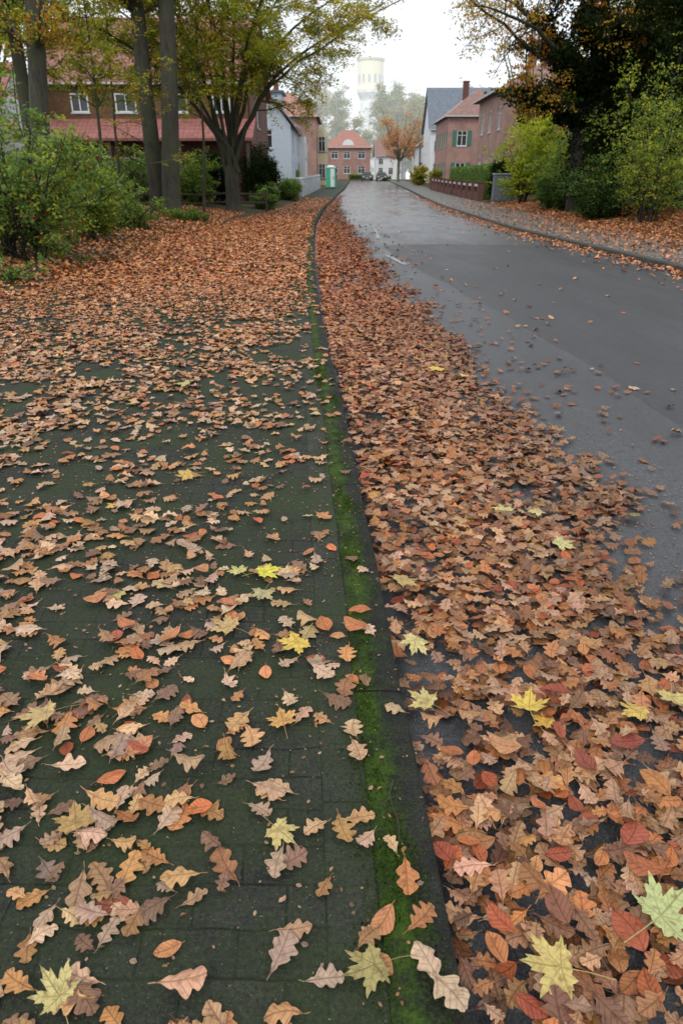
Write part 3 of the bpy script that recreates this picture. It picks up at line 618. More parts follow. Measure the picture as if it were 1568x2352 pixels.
def shrub(name,base,rad,h,pal,label,seed,stems=14,n2=9,n3=5,m=16,ls=.075,droop=.12,group=None,cat='shrub',jit=.06,berries=False):
    r=np.random.default_rng(seed); b=np.array(base,float); lm=[]
    for k in range(stems):
        a=r.uniform(0,6.283); q=math.sqrt(r.random()); e=b+np.array([math.cos(a)*rad*q,math.sin(a)*rad*q,h*(1-.45*q*q)*r.uniform(.68,1.05)]); s=b+np.array([math.cos(a)*.2,math.sin(a)*.2,-.05])
        lm.append((spline([s,s+(e-s)*[.25,.25,.5],e],9,r,.04),np.linspace(.03,.007,9)))
    s1=side(lm,n2,h*.34,r,up=.1,tmin=.12,spread=.9,droop=droop); s2=side(s1,n3,h*.15,r,up=0,tmin=.2,flatd=.6)
    P,I=crown_pts(s2,m,jit,r); C=cols_for(I,P,pal,r)
    if berries:
        k=r.random(len(C))<.012; C[k]=(.45,.03,.02)
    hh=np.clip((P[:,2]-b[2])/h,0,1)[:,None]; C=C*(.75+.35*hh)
    P[:,2]=np.maximum(P[:,2],b[2]+.02)
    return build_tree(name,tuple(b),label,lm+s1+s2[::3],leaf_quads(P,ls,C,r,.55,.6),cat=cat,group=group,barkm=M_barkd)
shrub('leafy_shrub',(-5.7,13.2,.1),2.3,3.0,GRN+YGR[:1],'large green shrub with red berries beside the pavement',51,stems=20,n2=9,m=14,ls=.08,berries=True,droop=.25)
shrub('leafy_shrub',(-8.0,13.8,.3),1.9,2.8,GRN+ORG[3:],'dense green shrub in front of dark tree trunks',52,stems=18,m=15,ls=.08)
shrub('leafy_shrub',(-6.0,17.3,.2),1.6,1.9,GRN+YGR[:2],'low green shrub spilling towards the pavement',53,stems=12,m=12,ls=.08)
shrub('leafy_shrub',(-5.9,21.0,.2),1.4,1.1,GRN+YGR[:1],'low green weeds below grey beech trunks',54,stems=11,m=10,ls=.07)
shrub('leafy_shrub',(-5.4,26.,.1),1.1,.6,GRN+YGR[:1],'low green weeds at the pavement edge',68,stems=10,m=9,ls=.07)
shrub('leafy_shrub',(-9.6,18.5,.3),2.2,3.0,GRN+YGR[:1],'tall green shrub in the woodland edge',55,stems=18,m=15,ls=.10)
shrub('leafy_shrub',(-12.5,22,.3),2.6,3.4,GRN,'tall green shrub beside slender trunk',56,stems=18,m=14,ls=.12)
shrub('leafy_shrub',(-5.3,10.6,.03),1.1,.5,GRN,'low green undergrowth spilling over leaves',57,stems=10,m=7,ls=.055)
shrub('leafy_shrub',(-6.4,9.0,.15),1.0,.6,GRN+ORG[3:],'sparse undergrowth among fallen brown leaves',58,stems=10,m=6,ls=.055)
shrub('leafy_shrub',(-6.9,36,.3),1.6,2.5,GRN+YGR[:2],'green and yellow garden shrub behind rail fence',59,m=14,ls=.11)
shrub('leafy_shrub',(-9.5,35,.3),1.8,2.6,GRN,'green garden shrub behind rail fence',60,m=14,ls=.11)
shrub('leafy_shrub',(-4.3,42.5,.1),1.0,1.3,GRN,'rounded green shrub beside the pavement',61,m=12,ls=.12)
shrub('leafy_shrub',(-3.9,38.5,.05),.8,.9,GRN,'small green shrub at the pavement edge',66,m=12,ls=.10)
def dense(name,base,rad,ncl,m,cr,pal,label,seed,ls,cat='shrub',group=None,flat=.4,shell=.55):
    r=np.random.default_rng(seed); b=np.array(base,float); c=b+np.array([0,0,rad[2]])
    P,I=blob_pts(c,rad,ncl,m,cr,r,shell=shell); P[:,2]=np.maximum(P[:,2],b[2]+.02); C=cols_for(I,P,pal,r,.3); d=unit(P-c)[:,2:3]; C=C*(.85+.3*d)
    w=[(spline([b,b+[.05,0,rad[2]*.8],b+[0,.05,rad[2]*1.5]],6,r),np.linspace(.12,.04,6))]
    w+=side(w,12,max(rad[0],.5)*.9,r,up=.2,tmin=.1)
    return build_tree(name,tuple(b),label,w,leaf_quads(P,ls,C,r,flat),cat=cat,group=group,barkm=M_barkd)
dense('yew_bush',(-4.7,43.5,.1),(1.1,1.2,1.45),240,60,.15,DRK,'dark clipped yew beside the pavement',62,.11)
dense('yew_bush',(-6.1,38.5,.2),(.8,.8,1.2),120,50,.14,DRK,'small dark evergreen below the spreading tree',63,.11)
dense('round_bush',(-3.6,52.5,.1),(.8,1.6,.65),120,50,.12,GRN,'low rounded green bush beside grey pillars',64,.12)
# --- right side
r=np.random.default_rng(71); b=np.array([10.2,33,.1]); 
wood=[(spline([b+[0,0,-.2],b+[-.1,0,2],b+[-.1,0,4.3],b+[.3,.2,7],b+[.2,.3,10]],14,r,.03),np.linspace(.30,.14,14))]
L_=[[b+[-.1,0,3.9],b+[-1.,-.3,5.2],b+[-2.4,-.8,6.1],b+[-4.2,-1.2,7.2],b+[-6.8,-1.5,8.4]],[b+[-.1,0,4.6],b+[-1.6,.8,6.6],b+[-3.2,1.5,8.2],b+[-5.,2,9.6]],
 [b+[0,0,4.6],b+[-1.5,-1,6],b+[-3.4,-1.9,6.7],b+[-5.6,-2.6,7.0]],[b+[0,0,5],b+[.6,-1.6,6.6],b+[1.2,-3,7.6]],[b+[0,0,4.2],b+[1.7,0,5.6],b+[3.6,-.6,6.6]],[b+[0,0,6.],b+[-1.2,-.6,8],b+[-3,-1.2,9.6]],[b+[-.1,0,3.4],b+[-1.2,-.6,4.1],b+[-2.3,-1.0,4.9]],[b+[0,0,5.2],b+[-1.4,.3,6.4],b+[-3.,.4,7.6],b+[-5.4,.2,8.0]]]
lm=[(spline(l,14,r,.09),np.linspace(.12 if k<3 else .09,.02,14)) for k,l in enumerate(L_)]
s1=side(lm,13,2.3,r,up=.05,tmin=.25,spread=.95,droop=.18); s2=side(s1,7,.95,r,up=0,tmin=.25,droop=.14); 
P,I=crown_pts(s2,14,.10,r); C=cols_for(I,P,GOLD+GOLD+ORG[:3],r); 
iv=[(wood[0][0][:9],None)]+[(l[0][:5],None) for l in lm]
P2,I2=crown_pts(iv*6,330,.24,r); C2=cols_for(I2,P2,DRK,r,.4)
s3=[q for q in s1 if q[0][0][0]>8.4]; P3,I3=crown_pts(s3,320,.24,r); C3=cols_for(I3,P3,DRK+[(.05,.06,.015)],r,.4)
build_tree('ivy_clad_tree',tuple(b),'dark ivy-clad tree with orange leaves arching over the road',wood+lm+s1+s2,catl(leaf_quads(P,.11,C,r,.5),leaf_quads(P2,.12,C2,r,.2,.8),leaf_quads(P3,.13,C3,r,.4,.8)),barkm=M_barkd)
def evergreen(base,h,rad,label,seed,pal=DRK,z0=2.0,ncl=520):
    r=np.random.default_rng(seed); b=np.array(base,float); w=[(spline([b,b+[0,0,h*.5],b+[.2,0,h]],12,r,.03),np.linspace(.34,.08,12))]
    s1=side(w,40,rad*.9,r,up=-.02,tmin=.12,spread=1.3,droop=.1,rf=.25)
    c=b+[0,0,z0+(h-z0)/2]; P,I=blob_pts(c,(rad,rad,(h-z0)/2),ncl,70,.27,r,shell=.25); C=cols_for(I,P,pal,r,.4)
    return build_tree('evergreen_tree',tuple(b),label,w+s1,leaf_quads(P,.17,C,r,.4,.5),barkm=M_barkd)
evergreen((13.3,29.,.35),12,2.7,'tall dark evergreen shading the roadside shrubs',72,z0=1.2)
evergreen((13.2,35.5,.35),9,2.6,'dark evergreen behind the ivy-clad tree',73,z0=1.)
evergreen((16.5,42,.35),12,3.4,'dark evergreen in the roadside wood',74)
shrub('leafy_shrub',(10.1,24.6,.15),1.7,3.6,YGR+GRN[:1],'arching shrub with yellow-green leaves beside the footpath',81,m=9,ls=.085,stems=11)
shrub('leafy_shrub',(11.0,27.0,.2),2.2,5.6,YGR+GRN[:2],'tall arching shrub with small yellow-green leaves',82,m=11,ls=.095,n2=11,droop=.2)
shrub('leafy_shrub',(10.1,30.6,.15),1.2,2.2,GRN[:3]+DRK[1:2],'low dark green shrub beside the footpath',83,m=14,ls=.09)
shrub('leafy_shrub',(10.4,37.,.15),1.2,2.0,GRN,'green shrub beside the footpath',84,m=13,ls=.10)
shrub('leafy_shrub',(10.8,45.,.15),2.0,5.6,[(.46,.52,.06),(.36,.43,.05),(.54,.54,.07),(.24,.32,.05)],'bright yellow-green bush near the brick garden wall',85,stems=18,m=14,ls=.13,n2=10)
shrub('leafy_shrub',(11.6,40.,.15),1.8,3.8,GRN+YGR[:1],'green and yellow shrub in the roadside wood',86,m=13,ls=.12)
shrub('leafy_shrub',(11.2,21.6,.2),1.8,2.2,GRN+YGR[:1],'green shrub in roadside undergrowth',87,m=11,ls=.085)
dense('ivy_bush',(10.4,34.3,.1),(.75,.9,.8),110,60,.13,DRK[1:3]+GRN[:1],'dark ivy mound at the foot of a tree',88,.10)
dense('ivy_bush',(9.8,28.,.1),(.8,1.4,.5),110,60,.13,DRK[1:3]+GRN[2:3],'low dark ivy mound along the footpath',89,.09)
dense('dark_hedge_bush',(10.6,50.2,.1),(.9,.9,1.25),140,60,.15,DRK,'dark evergreen bush beside metal cabinet',90,.12)
def mass(name,label,boxes,pal,seed,ls,n):
    r=np.random.default_rng(seed); cr=[]
    for (x0,x1,y0,y1,h) in boxes:
        k=n; c=np.stack([r.uniform(x0,x1,k),r.uniform(y0,y1,k),r.uniform(.1,1,k)**.8*h],1); c[:,2]*=(.6+.4*np.sin(c[:,0]*.9+c[:,1]*.5)**2); c[:,2]+=gz(c[:,1])
        P=np.repeat(c,46,0)+r.normal(0,.32,(k*46,3)); P[:,2]=np.maximum(P[:,2],.1); I=np.repeat(np.arange(k),46); cr.append(leaf_quads(P,ls,cols_for(I,P,pal,r,.35),r,.4,.6))
    V,L,T,C=catl(*cr); return tag(obj(name,mesh_np(name,V,L,T,[M_fol],col=C)),label,'undergrowth',kind='stuff')
mass('undergrowth','dark woodland undergrowth behind roadside shrubs',[(13,26,22,34,4.5),(13,28,34,50,5.),(13.5,24,48,58,4.5)],DRK+GRN[2:3],91,.18,430)
mass('undergrowth','green undergrowth behind the beech trunks',[(-24,-11,24,33,2.4),(-22,-7.5,37.5,40,2.2)],GRN+DRK[1:3],92,.16,340)

def hedge(x0,x1,y0,y1,h,label,pal,seed,ls=.11,dens=420):
    r=np.random.default_rng(seed); z0=float(gz((y0+y1)/2)); e=empty('hedge',((x0+x1)/2,(y0+y1)/2,z0),label,'hedge'); off=np.array(e.location[:])
    area=2*(x1-x0+y1-y0)*h+(x1-x0)*(y1-y0); n=int(area*dens); P=np.stack([r.uniform(x0,x1,n),r.uniform(y0,y1,n),r.uniform(0,h,n)],1)
    f=r.integers(0,3,n); s=r.random(n)<.5; P[f==0,0]=np.where(s[f==0],x0,x1); P[f==1,1]=np.where(s[f==1],y0,y1); P[f==2,2]=h; P+=r.normal(0,.06,(n,3)); P[:,2]+=z0
    P[:,2]+=.08*np.sin(P[:,1]*1.7); V,L,T,C=leaf_quads(P,ls,cols_for(r.integers(0,60,n),P,pal,r),r,.3,.7); obj('leaves',mesh_np('leaves',V-off,L,T,[M_fol],col=C),e)
    g=G(); g.box(x0+.12,y0+.12,z0-.2,x1-.12,y1-.12,z0+h-.15,0,.1); g.make('branches',[M_hcore],e)
M_hcore=simple('hedge_core',(.012,.018,.007),.95,.4)
hedge(10.3,11.5,53,72,2.1,'clipped green hedge above a brick garden wall',GRN+[(.14,.24,.10)],101)
hedge(-4.9,-3.9,66,84,1.7,'clipped green-yellow hedge beside the pale house',GRN+YGR[:1],102)
hedge(-3.6,-1.0,144.5,146,1.,'low green hedge before the far brick house',GRN,103,.2,80)
hedge(1.5,6.0,146,147.5,.9,'low green hedge before the far brick house',GRN,104,.2,80)

# ---------------------------------------------------------------- houses
def wallface(g,o,u,w,h,ops,m=0,rev=.12):
    nx,ny=u[1],-u[0]
    xs=sorted({0,w}|{q for a in ops for q in (a[0],a[0]+a[2])}); zs_=sorted({0,h}|{q for a in ops for q in (a[1],a[1]+a[3])})
    pt=lambda s,z,d=0:(o[0]+u[0]*s-nx*d,o[1]+u[1]*s-ny*d,o[2]+z)
    for i in range(len(xs)-1):
        for j in range(len(zs_)-1):
            cx=(xs[i]+xs[i+1])/2;cz=(zs_[j]+zs_[j+1])/2
            if any(a[0]<cx<a[0]+a[2] and a[1]<cz<a[1]+a[3] for a in ops): continue
            g.quad(pt(xs[i],zs_[j]),pt(xs[i+1],zs_[j]),pt(xs[i+1],zs_[j+1]),pt(xs[i],zs_[j+1]),m)
    for a in ops:
        x0,z0,x1,z1=a[0],a[1],a[0]+a[2],a[1]+a[3]
        for (p,q) in (((x0,z0),(x1,z0)),((x1,z0),(x1,z1)),((x1,z1),(x0,z1)),((x0,z1),(x0,z0))):
            g.quad(pt(*p),pt(*q),pt(*q,rev),pt(*p,rev),m)
def window(parent,o,u,a,kind='window',rev=.1,mull=1,shut=False):
    nx,ny=u[1],-u[0]; x0,z0,x1,z1=a[0],a[1],a[0]+a[2],a[1]+a[3]
    def bx(g,s0,s1,za,zb,d0,d1,m=0):
        p=lambda s,d:(o[0]+u[0]*s-nx*d,o[1]+u[1]*s-ny*d)
        c=[p(s0,d0),p(s1,d0),p(s1,d1),p(s0,d1)]; n=len(g.v)
        g.v+=[(*q,o[2]+za) for q in c]+[(*q,o[2]+zb) for q in c]
        for f in [(0,3,2,1),(4,5,6,7),(0,1,5,4),(1,2,6,5),(2,3,7,6),(3,0,4,7)]: g.f.append(tuple(n+i for i in f)); g.m.append(m)
    g=G(); bx(g,x0+.01,x1-.01,z0+.01,z1-.01,rev+.01,rev+.03)
    if kind=='door':
        w_=g.make('door',[M_dk],parent); g=G(); bx(g,x1-.25,x1-.15,z0+1.,z0+1.15,rev-.05,rev+.005); g.make('handle',[M_frame],w_); return
    w_=g.make('window',[M_glass],parent)
    g=G(); t=.08
    bx(g,x0,x0+t,z0,z1,rev-.05,rev+.005); bx(g,x1-t,x1,z0,z1,rev-.05,rev+.005); bx(g,x0+t,x1-t,z0,z0+t,rev-.048,rev+.005); bx(g,x0+t,x1-t,z1-t,z1,rev-.048,rev+.005)
    for k in range(mull):
        c=x0+(x1-x0)*(k+1)/(mull+1); bx(g,c-.035,c+.035,z0+t,z1-t,rev-.045,rev+.005)
    if a[3]>1.: bx(g,x0+t,x1-t,z0+a[3]*.68,z0+a[3]*.68+.05,rev-.04,rev+.005)
    g.make('frame',[M_frame],w_)
    g=G(); bx(g,x0-.06,x1+.06,z0-.07,z0-.002,-.06,rev-.06); g.make('sill',[M_greyc],w_)
    if shut:
        for s0,s1 in ((x0-.5,x0-.04),(x1+.04,x1+.5)):
            g=G(); bx(g,s0,s1,z0,z1,-.05,-.004); 
            g.make('shutter',[M_shut],parent)
def roof(g,x0,x1,y0,y1,ze,zt,kind,ov=.35,th=.14,hip=.0):
    x0-=ov;x1+=ov;y0-=ov;y1+=ov; xm=(x0+x1)/2; ym=(y0+y1)/2
    if kind=='gx': A,Bp=(x0,ym,zt),(x1,ym,zt)
    elif kind=='gy': A,Bp=(xm,y0,zt),(xm,y1,zt)
    elif kind=='hx': A,Bp=(x0+hip,ym,zt),(x1-hip,ym,zt)
    else: A,Bp=(xm,y0+hip,zt),(xm,y1-hip,zt)
    for dz,fl in ((0,0),(-th,1)):
        c=[(x0,y0,ze+dz),(x1,y0,ze+dz),(x1,y1,ze+dz),(x0,y1,ze+dz)]; a=(A[0],A[1],A[2]+dz); b_=(Bp[0],Bp[1],Bp[2]+dz)
        if kind[1]=='x': fs=[(c[0],c[1],b_,a),(c[2],c[3],a,b_)]; ts=[(c[1],c[2],b_),(c[3],c[0],a)]
        else: fs=[(c[1],c[2],b_,a),(c[3],c[0],a,b_)]; ts=[(c[0],c[1],a),(c[2],c[3],b_)]
        for f in fs: g.quad(*(f[::-1] if fl else f))
        if kind[0]=='h':
            for f in ts: g.tri(*(f[::-1] if fl else f))
    c=[(x0,y0),(x1,y0),(x1,y1),(x0,y1)]
    for i in range(4):
        p,q=c[i],c[(i+1)%4]
        horiz=(i in (0,2)) if kind[1]=='x' else (i in (1,3))
        if horiz or kind[0]=='h': g.quad((*p,ze-th),(*q,ze-th),(*q,ze),(*p,ze))
        else:
            r_=A if (kind=='gx' and i==3) or (kind=='gy' and i==0) else Bp
            for s,t_ in (((*p,ze),r_),(r_,(*q,ze))): g.quad((s[0],s[1],s[2]-th),(t_[0],t_[1],t_[2]-th),t_,s)
def house(name,x0,x1,y0,y1,zb,ze,zt,kind,wallm,roofm,label,front=(),east=(),west=(),hip=2.5,chim=None,shut=False,ov=.35):
    e=empty(name,((x0+x1)/2,(y0+y1)/2,zb),label,'house'); g=G(); h=ze-zb
    fac=[((x0,y0,zb),(1,0),x1-x0,front),((x1,y0,zb),(0,1),y1-y0,east),((x1,y1,zb),(-1,0),x1-x0,()),((x0,y1,zb),(0,-1),y1-y0,west)]
    for o,u,w,ops in fac: wallface(g,o,u,w,h,[a[:4] for a in ops])
    xm=(x0+x1)/2; ym=(y0+y1)/2
    if kind=='gx':
        f=(zt-ze)*.98; g.tri((x1,y0,ze),(x1,y1,ze),(x1,ym,ze+f)); g.tri((x0,y1,ze),(x0,y0,ze),(x0,ym,ze+f))
    if kind=='gy':
        f=(zt-ze)*.98; g.tri((x0,y0,ze),(x1,y0,ze),(xm,y0,ze+f)); g.tri((x1,y1,ze),(x0,y1,ze),(xm,y1,ze+f))
    g.make('wall',[wallm],e)
    g=G(); roof(g,x0,x1,y0,y1,ze+.0,zt,kind,ov,.14,hip); ro=g.make('roof',[roofm],e)
    for o,u,w,ops in fac:
        for a in ops: window(e,o,u,a,'door' if len(a)>4 else 'window',mull=1 if a[2]<2 else 2,shut=shut)
    g=G()
    if kind!='gy': g.cyl_between((x0-ov,y0-ov-.06,ze-.08),(x1+ov,y0-ov-.06,ze-.08),.06)
    if kind!='gx':
        g.cyl_between((x1+ov+.06,y0-ov,ze-.08),(x1+ov+.06,y1+ov,ze-.08),.06); g.cyl_between((x0-ov-.06,y0-ov,ze-.08),(x0-ov-.06,y1+ov,ze-.08),.06)
    g.make('gutter',[M_greyc],e)
    for c in (chim or []):
        g=G(); g.box(c[0]-.3,c[1]-.3,c[2],c[0]+.3,c[1]+.3,c[3]); g.box(c[0]-.36,c[1]-.36,c[3]+.002,c[0]+.36,c[1]+.36,c[3]+.12); o=g.make('chimney',[M_brick],ro)
    return e
XL=-16.8
e=house('tiled_house',XL,-5.2,45,55,.1,6.3,10.2,'gx',M_brick,M_tile,'red brick house with red tiled roof and timber upper floor',
 front=[(1.2,1.,1.2,1.5),(3.6,1.,1.6,1.5),(6.6,.1,1.,2.1,'d'),(8.8,1.,1.6,1.5)],east=[(2,1.,1.2,1.4),(6,1,1.2,1.4),(3.5,4.2,1.2,1.3)],chim=[(-12,50.5,9.6,11.2)])
g=G(); cw=[(1.4,.3,1.0,.95),(3.9,.3,1.2,.95),(6.8,.3,1.2,.95),(9.4,.3,1.0,.95)]; wallface(g,(XL+.1,44.86,4.55),(1,0),11.4,1.45,cw,0,.1)
g.quad((XL+.1,44.86,6.0),(-5.3,44.86,6.0),(-5.3,45,6.0),(XL+.1,45,6.0)); g.make('cladding',[M_plank],e)
for a in cw: window(e,(XL+.1,44.86,4.55),(1,0),a,rev=.06)
X2=XL-.3; g=G(); g.quad((X2,42.9,3.5),(-4.9,42.9,3.5),(-4.9,44.95,4.6),(X2,44.95,4.6)); g.quad((X2,44.95,4.45),(-4.9,44.95,4.45),(-4.9,42.9,3.35),(X2,42.9,3.35)); g.quad((X2,42.9,3.35),(-4.9,42.9,3.35),(-4.9,42.9,3.5),(X2,42.9,3.5)); g.quad((-4.9,42.9,3.35),(-4.9,44.95,4.45),(-4.9,44.95,4.6),(-4.9,42.9,3.5))
g.make('canopy_roof',[M_tile],e)
for x in (XL,-12.9,-9.,-5.2):
    g=G(); g.box(x-.09,43.0,.1,x+.09,43.18,3.42); g.make('post',[M_wood],e)
house('tiled_house',-34,-22.5,50,60,.1,4.5,8.6,'gx',M_white,M_tile,'white house with red tiled roof beyond the shrubs',front=[(2,1,1.4,1.4),(6,1,1.4,1.4)])
e=house('pale_house',-10.2,-3.9,60,80,.2,5.2,9.0,'gy',M_grey,M_slate,'pale grey house with steep slate roof facing the street',
 front=[(1.2,1,1.3,1.5),(3.9,1,1.3,1.5),(3.7,3.4,1.2,1.3)],east=[(1.5,1,1.3,1.5),(5,1,1.3,1.5),(9,1.,2.,1.6),(14.5,1,1.3,1.5),(2,3.3,1.2,1.2),(8,3.3,1.2,1.2),(14.7,3.3,1.2,1.2)])
g=G(); g.box(-6.2,62,5.6,-4.7,65,7.5); g.make('dormer',[M_grey],e); g=G(); g.box(-6.6,61.8,7.505,-4.5,65.2,7.65); g.make('dormer_roof',[M_slate],e)
window(e,(-6.2,61.97,5.6),(1,0),(.25,.55,1.,1.0),rev=.0)
g=G(); g.box(-3.9+.003,70,.2,-3.3,73.5,4.9); g.make('bay',[M_white],e)
for a in [(.3,.9,1.2,1.5),(2.,.9,1.2,1.5),(.3,3.,1.2,1.3),(2.,3.,1.2,1.3)]: window(e,(-3.26,70,.2),(0,1),a,rev=.04)
e=house('brick_house',-12,-3.0,92,104,.6,8.1,11.0,'hx',M_brickp,M_tile2,'two-storey red brick house with hipped orange tiled roof',
 front=[(1.5,1,1.3,1.6),(5.5,1.2,1.3,1.6),(1.5,4.4,1.3,1.6),(5.5,4.4,1.3,1.6)],east=[(1,1.2,1.2,1.6),(1,4.4,1.2,1.6)],hip=3.4,chim=[(-8,98,10,12.2)])
g=G(); g.box(-3.0+.003,96,.6,-1.9,102,6.9); g.make('bay',[M_cream],e)
for z in (.9,3.9):
    for s in (.4,2.4,4.4): window(e,(-1.8,96,.6),(0,1),(s,z,1.2,1.7),rev=.04)
    window(e,(-2.95,95.94,.6),(1,0),(.1,z,.85,1.7),rev=.0)
zb=1.4
e=house('brick_house',-3.0,5.6,150,160,zb,7.0,10.2,'hx',M_brickp,M_tile2,'far red brick house with hipped roof and arched dormer',
 front=[(1.,1.,1.3,1.3),(3.4,1.,1.3,1.3),(6.2,1.,1.4,1.3),(1.,3.6,1.3,1.3),(3.4,3.6,1.3,1.3),(6.2,3.6,1.4,1.3)],hip=3.6)
g=G(); 
pts=[(1.3+1.1*math.cos(t),7.35+1.0*math.sin(t)) for t in np.linspace(0,math.pi,13)]
for k in range(12):
    (xa,za),(xb,zb2)=pts[k],pts[k+1]; g.quad((xa,150.2,za),(xb,150.2,zb2),(xb,153.,zb2),(xa,153.,za)); g.tri((1.3,150.2,7.35),(xa,150.2,za),(xb,150.2,zb2))
g.make('dormer',[M_white],e)
house('brick_house',12.9,22,62,74,.3,7.9,10.6,'hy',M_brickp,M_tile3,'large haze-paled brick house above the hedge',
 front=[(1.2,1.2,1.2,1.7),(4.5,1.2,1.2,1.7),(1.2,4.8,1.2,1.7),(4.5,4.8,1.2,1.7),(7.2,4.8,1.2,1.7)],west=[(1.5,1.2,1.2,1.7),(5,1.2,1.2,1.7),(9,1.2,1.2,1.7),(1.5,4.8,1.2,1.7),(5,4.8,1.2,1.7),(9,4.8,1.2,1.7)],hip=4.,chim=[(15.5,66,9.4,11.3)],ov=.5)
house('brick_house',11.6,18.5,85,96,.5,7.6,10.4,'hy',M_brickp,M_tile3,'red brick house with green shutters and brown tiles',
 front=[(1.,1.,1.1,1.6),(4.2,1.,1.1,1.6),(1.,4.2,1.1,1.5),(4.2,4.2,1.1,1.5)],west=[(1.5,1,1.,1.6),(5,1.,1.,1.6),(8.6,1.,1.,1.6),(1.5,4.2,1.,1.5),(5,4.2,1.,1.5),(8.6,4.2,1.,1.5)],hip=3.2,shut=True,chim=[(14,90,9.5,11.2)])
house('gabled_house',11.9,22,104,113,.9,7.4,12.6,'gx',M_white,M_slate,'white house with steep slate roof',
 front=[(.5,1,1.2,1.5),(.5,3.8,1.2,1.4)],west=[(1,1,1.1,1.5),(4,1,1.1,1.5),(1,3.8,1.1,1.4),(4,3.8,1.1,1.4)])
e=house('half_timbered_house',12.3,20,122,129,1.1,6.2,9.2,'gy',M_white,M_tile3,'white half-timbered house with dark beams',west=[(1,1,1.1,1.4),(4,1,1.1,1.4),(1,3.2,1.1,1.2)],front=[(.9,1,1.2,1.4),(.9,3.2,1.2,1.2)])
g=G()
for x in (12.3,12.95,14.5,16.): g.box(x,121.9,1.1,x+.18,121.99,6.2)
for z in (3.6,6.0): g.box(12.3,121.88,z,20,121.985,z+.18)
g.make('beams',[M_dk],e)
house('white_house',7.5,12.5,168,176,1.3,6.,9.,'gx',M_white,M_tile3,'white rendered house beyond the orange tree',front=[(.6,1,1.,1.4),(2.8,1,1.,1.4),(.6,3,1.,1.2)])
tw=empty('water_tower',(9.0,250,1.3),'tall pale round water tower with wider yellowish head','tower')
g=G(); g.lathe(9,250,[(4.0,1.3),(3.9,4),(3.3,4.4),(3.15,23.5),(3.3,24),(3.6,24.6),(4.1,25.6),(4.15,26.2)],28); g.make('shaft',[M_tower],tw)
M_head=simple('yellow_stone_haze_glow',(.80,.75,.58),.8,.04,haze=.30); M_proof=simple('pale_roof_haze_glow',(.66,.68,.70),.8,.06,haze=.25); M_tw=simple('window_glass_haze_glow',(.48,.52,.55),.5,.05,haze=.27)  # tower head, roof and panes glow faintly in place of real haze
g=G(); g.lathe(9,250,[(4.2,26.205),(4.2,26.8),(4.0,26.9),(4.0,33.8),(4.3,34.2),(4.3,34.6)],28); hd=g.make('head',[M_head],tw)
for k in range(14):
    a=2*math.pi*k/14+.1; c=(9+4.0*math.cos(a),250+4.0*math.sin(a)); g=G(); t=(-math.sin(a),math.cos(a)); o=(math.cos(a),math.sin(a))
    p=lambda s,d,z:(c[0]+t[0]*s+o[0]*d,c[1]+t[1]*s+o[1]*d,z)
    v=[p(-.35,-.1,28.2),p(.35,-.1,28.2),p(.35,.05,28.2),p(-.35,.05,28.2),p(-.35,-.1,30.4),p(.35,-.1,30.4),p(.35,.05,30.4),p(-.35,.05,30.4)]; g.v+=v
    for f in [(0,3,2,1),(4,5,6,7),(0,1,5,4),(1,2,6,5),(2,3,7,6),(3,0,4,7)]: g.f.append(f); g.m.append(0)
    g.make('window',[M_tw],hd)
for z0 in (8,13,18):
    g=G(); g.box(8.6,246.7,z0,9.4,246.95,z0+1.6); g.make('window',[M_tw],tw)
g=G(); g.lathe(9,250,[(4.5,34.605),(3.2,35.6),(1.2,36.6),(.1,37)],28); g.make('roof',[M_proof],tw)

r=np.random.default_rng(121); cr=[]; wd=[]
HZ=[(.36,.40,.38),(.40,.42,.38),(.44,.42,.33),(.32,.37,.33),(.48,.40,.28),(.44,.34,.24)]  # far leaf colours, with distance haze painted in as paleness
for k in range(72):
    x=r.uniform(-75,95); y=r.uniform(205,300); h=r.uniform(14,23); 
    if k<38: x=r.uniform(-14,36); y=r.uniform(185,240) if abs(x-7.2)>4.2 else r.uniform(262,300); h=r.uniform(13,23)
    if k in (3,4,5): x=[3.2,10.8,7.][k-3]; y=200; h=[14,13,11][k-3]
    b=np.array([x,y,1.]); m=(spline([b,b+[0,0,h*.5],b+[r.normal(0,.5),0,h]],8,r),np.linspace(.35,.06,8)); s1=side([m],24,h*.32,r,up=.35,tmin=.2,rf=.4); s2=side(s1,4,h*.12,r,up=.2); wd+= [m]+s1+s2
    P,I=crown_pts(s2,28 if k%3 else 44,.5,r); cr.append(leaf_quads(P,.42,cols_for(I,P,HZ,r,.08),r,.3))
V,F=tubes(wd); V2,L2,T2_,C2=catl(*cr); nV=len(V)
VV=np.concatenate([V,V2]); LL=np.concatenate([F.ravel(),L2+nV]); TT=np.concatenate([np.full(len(F),4),T2_]); MI=np.concatenate([np.zeros(len(F),int),np.ones(len(T2_),int)]); CC=np.concatenate([np.full((nV,3),.3),C2])
tag(obj('distant_woodland',mesh_np('distant_woodland',VV,LL,TT,[M_barkp,M_folh],col=CC,mi=MI)),'pale misty woodland behind the water tower','woodland',kind='stuff')
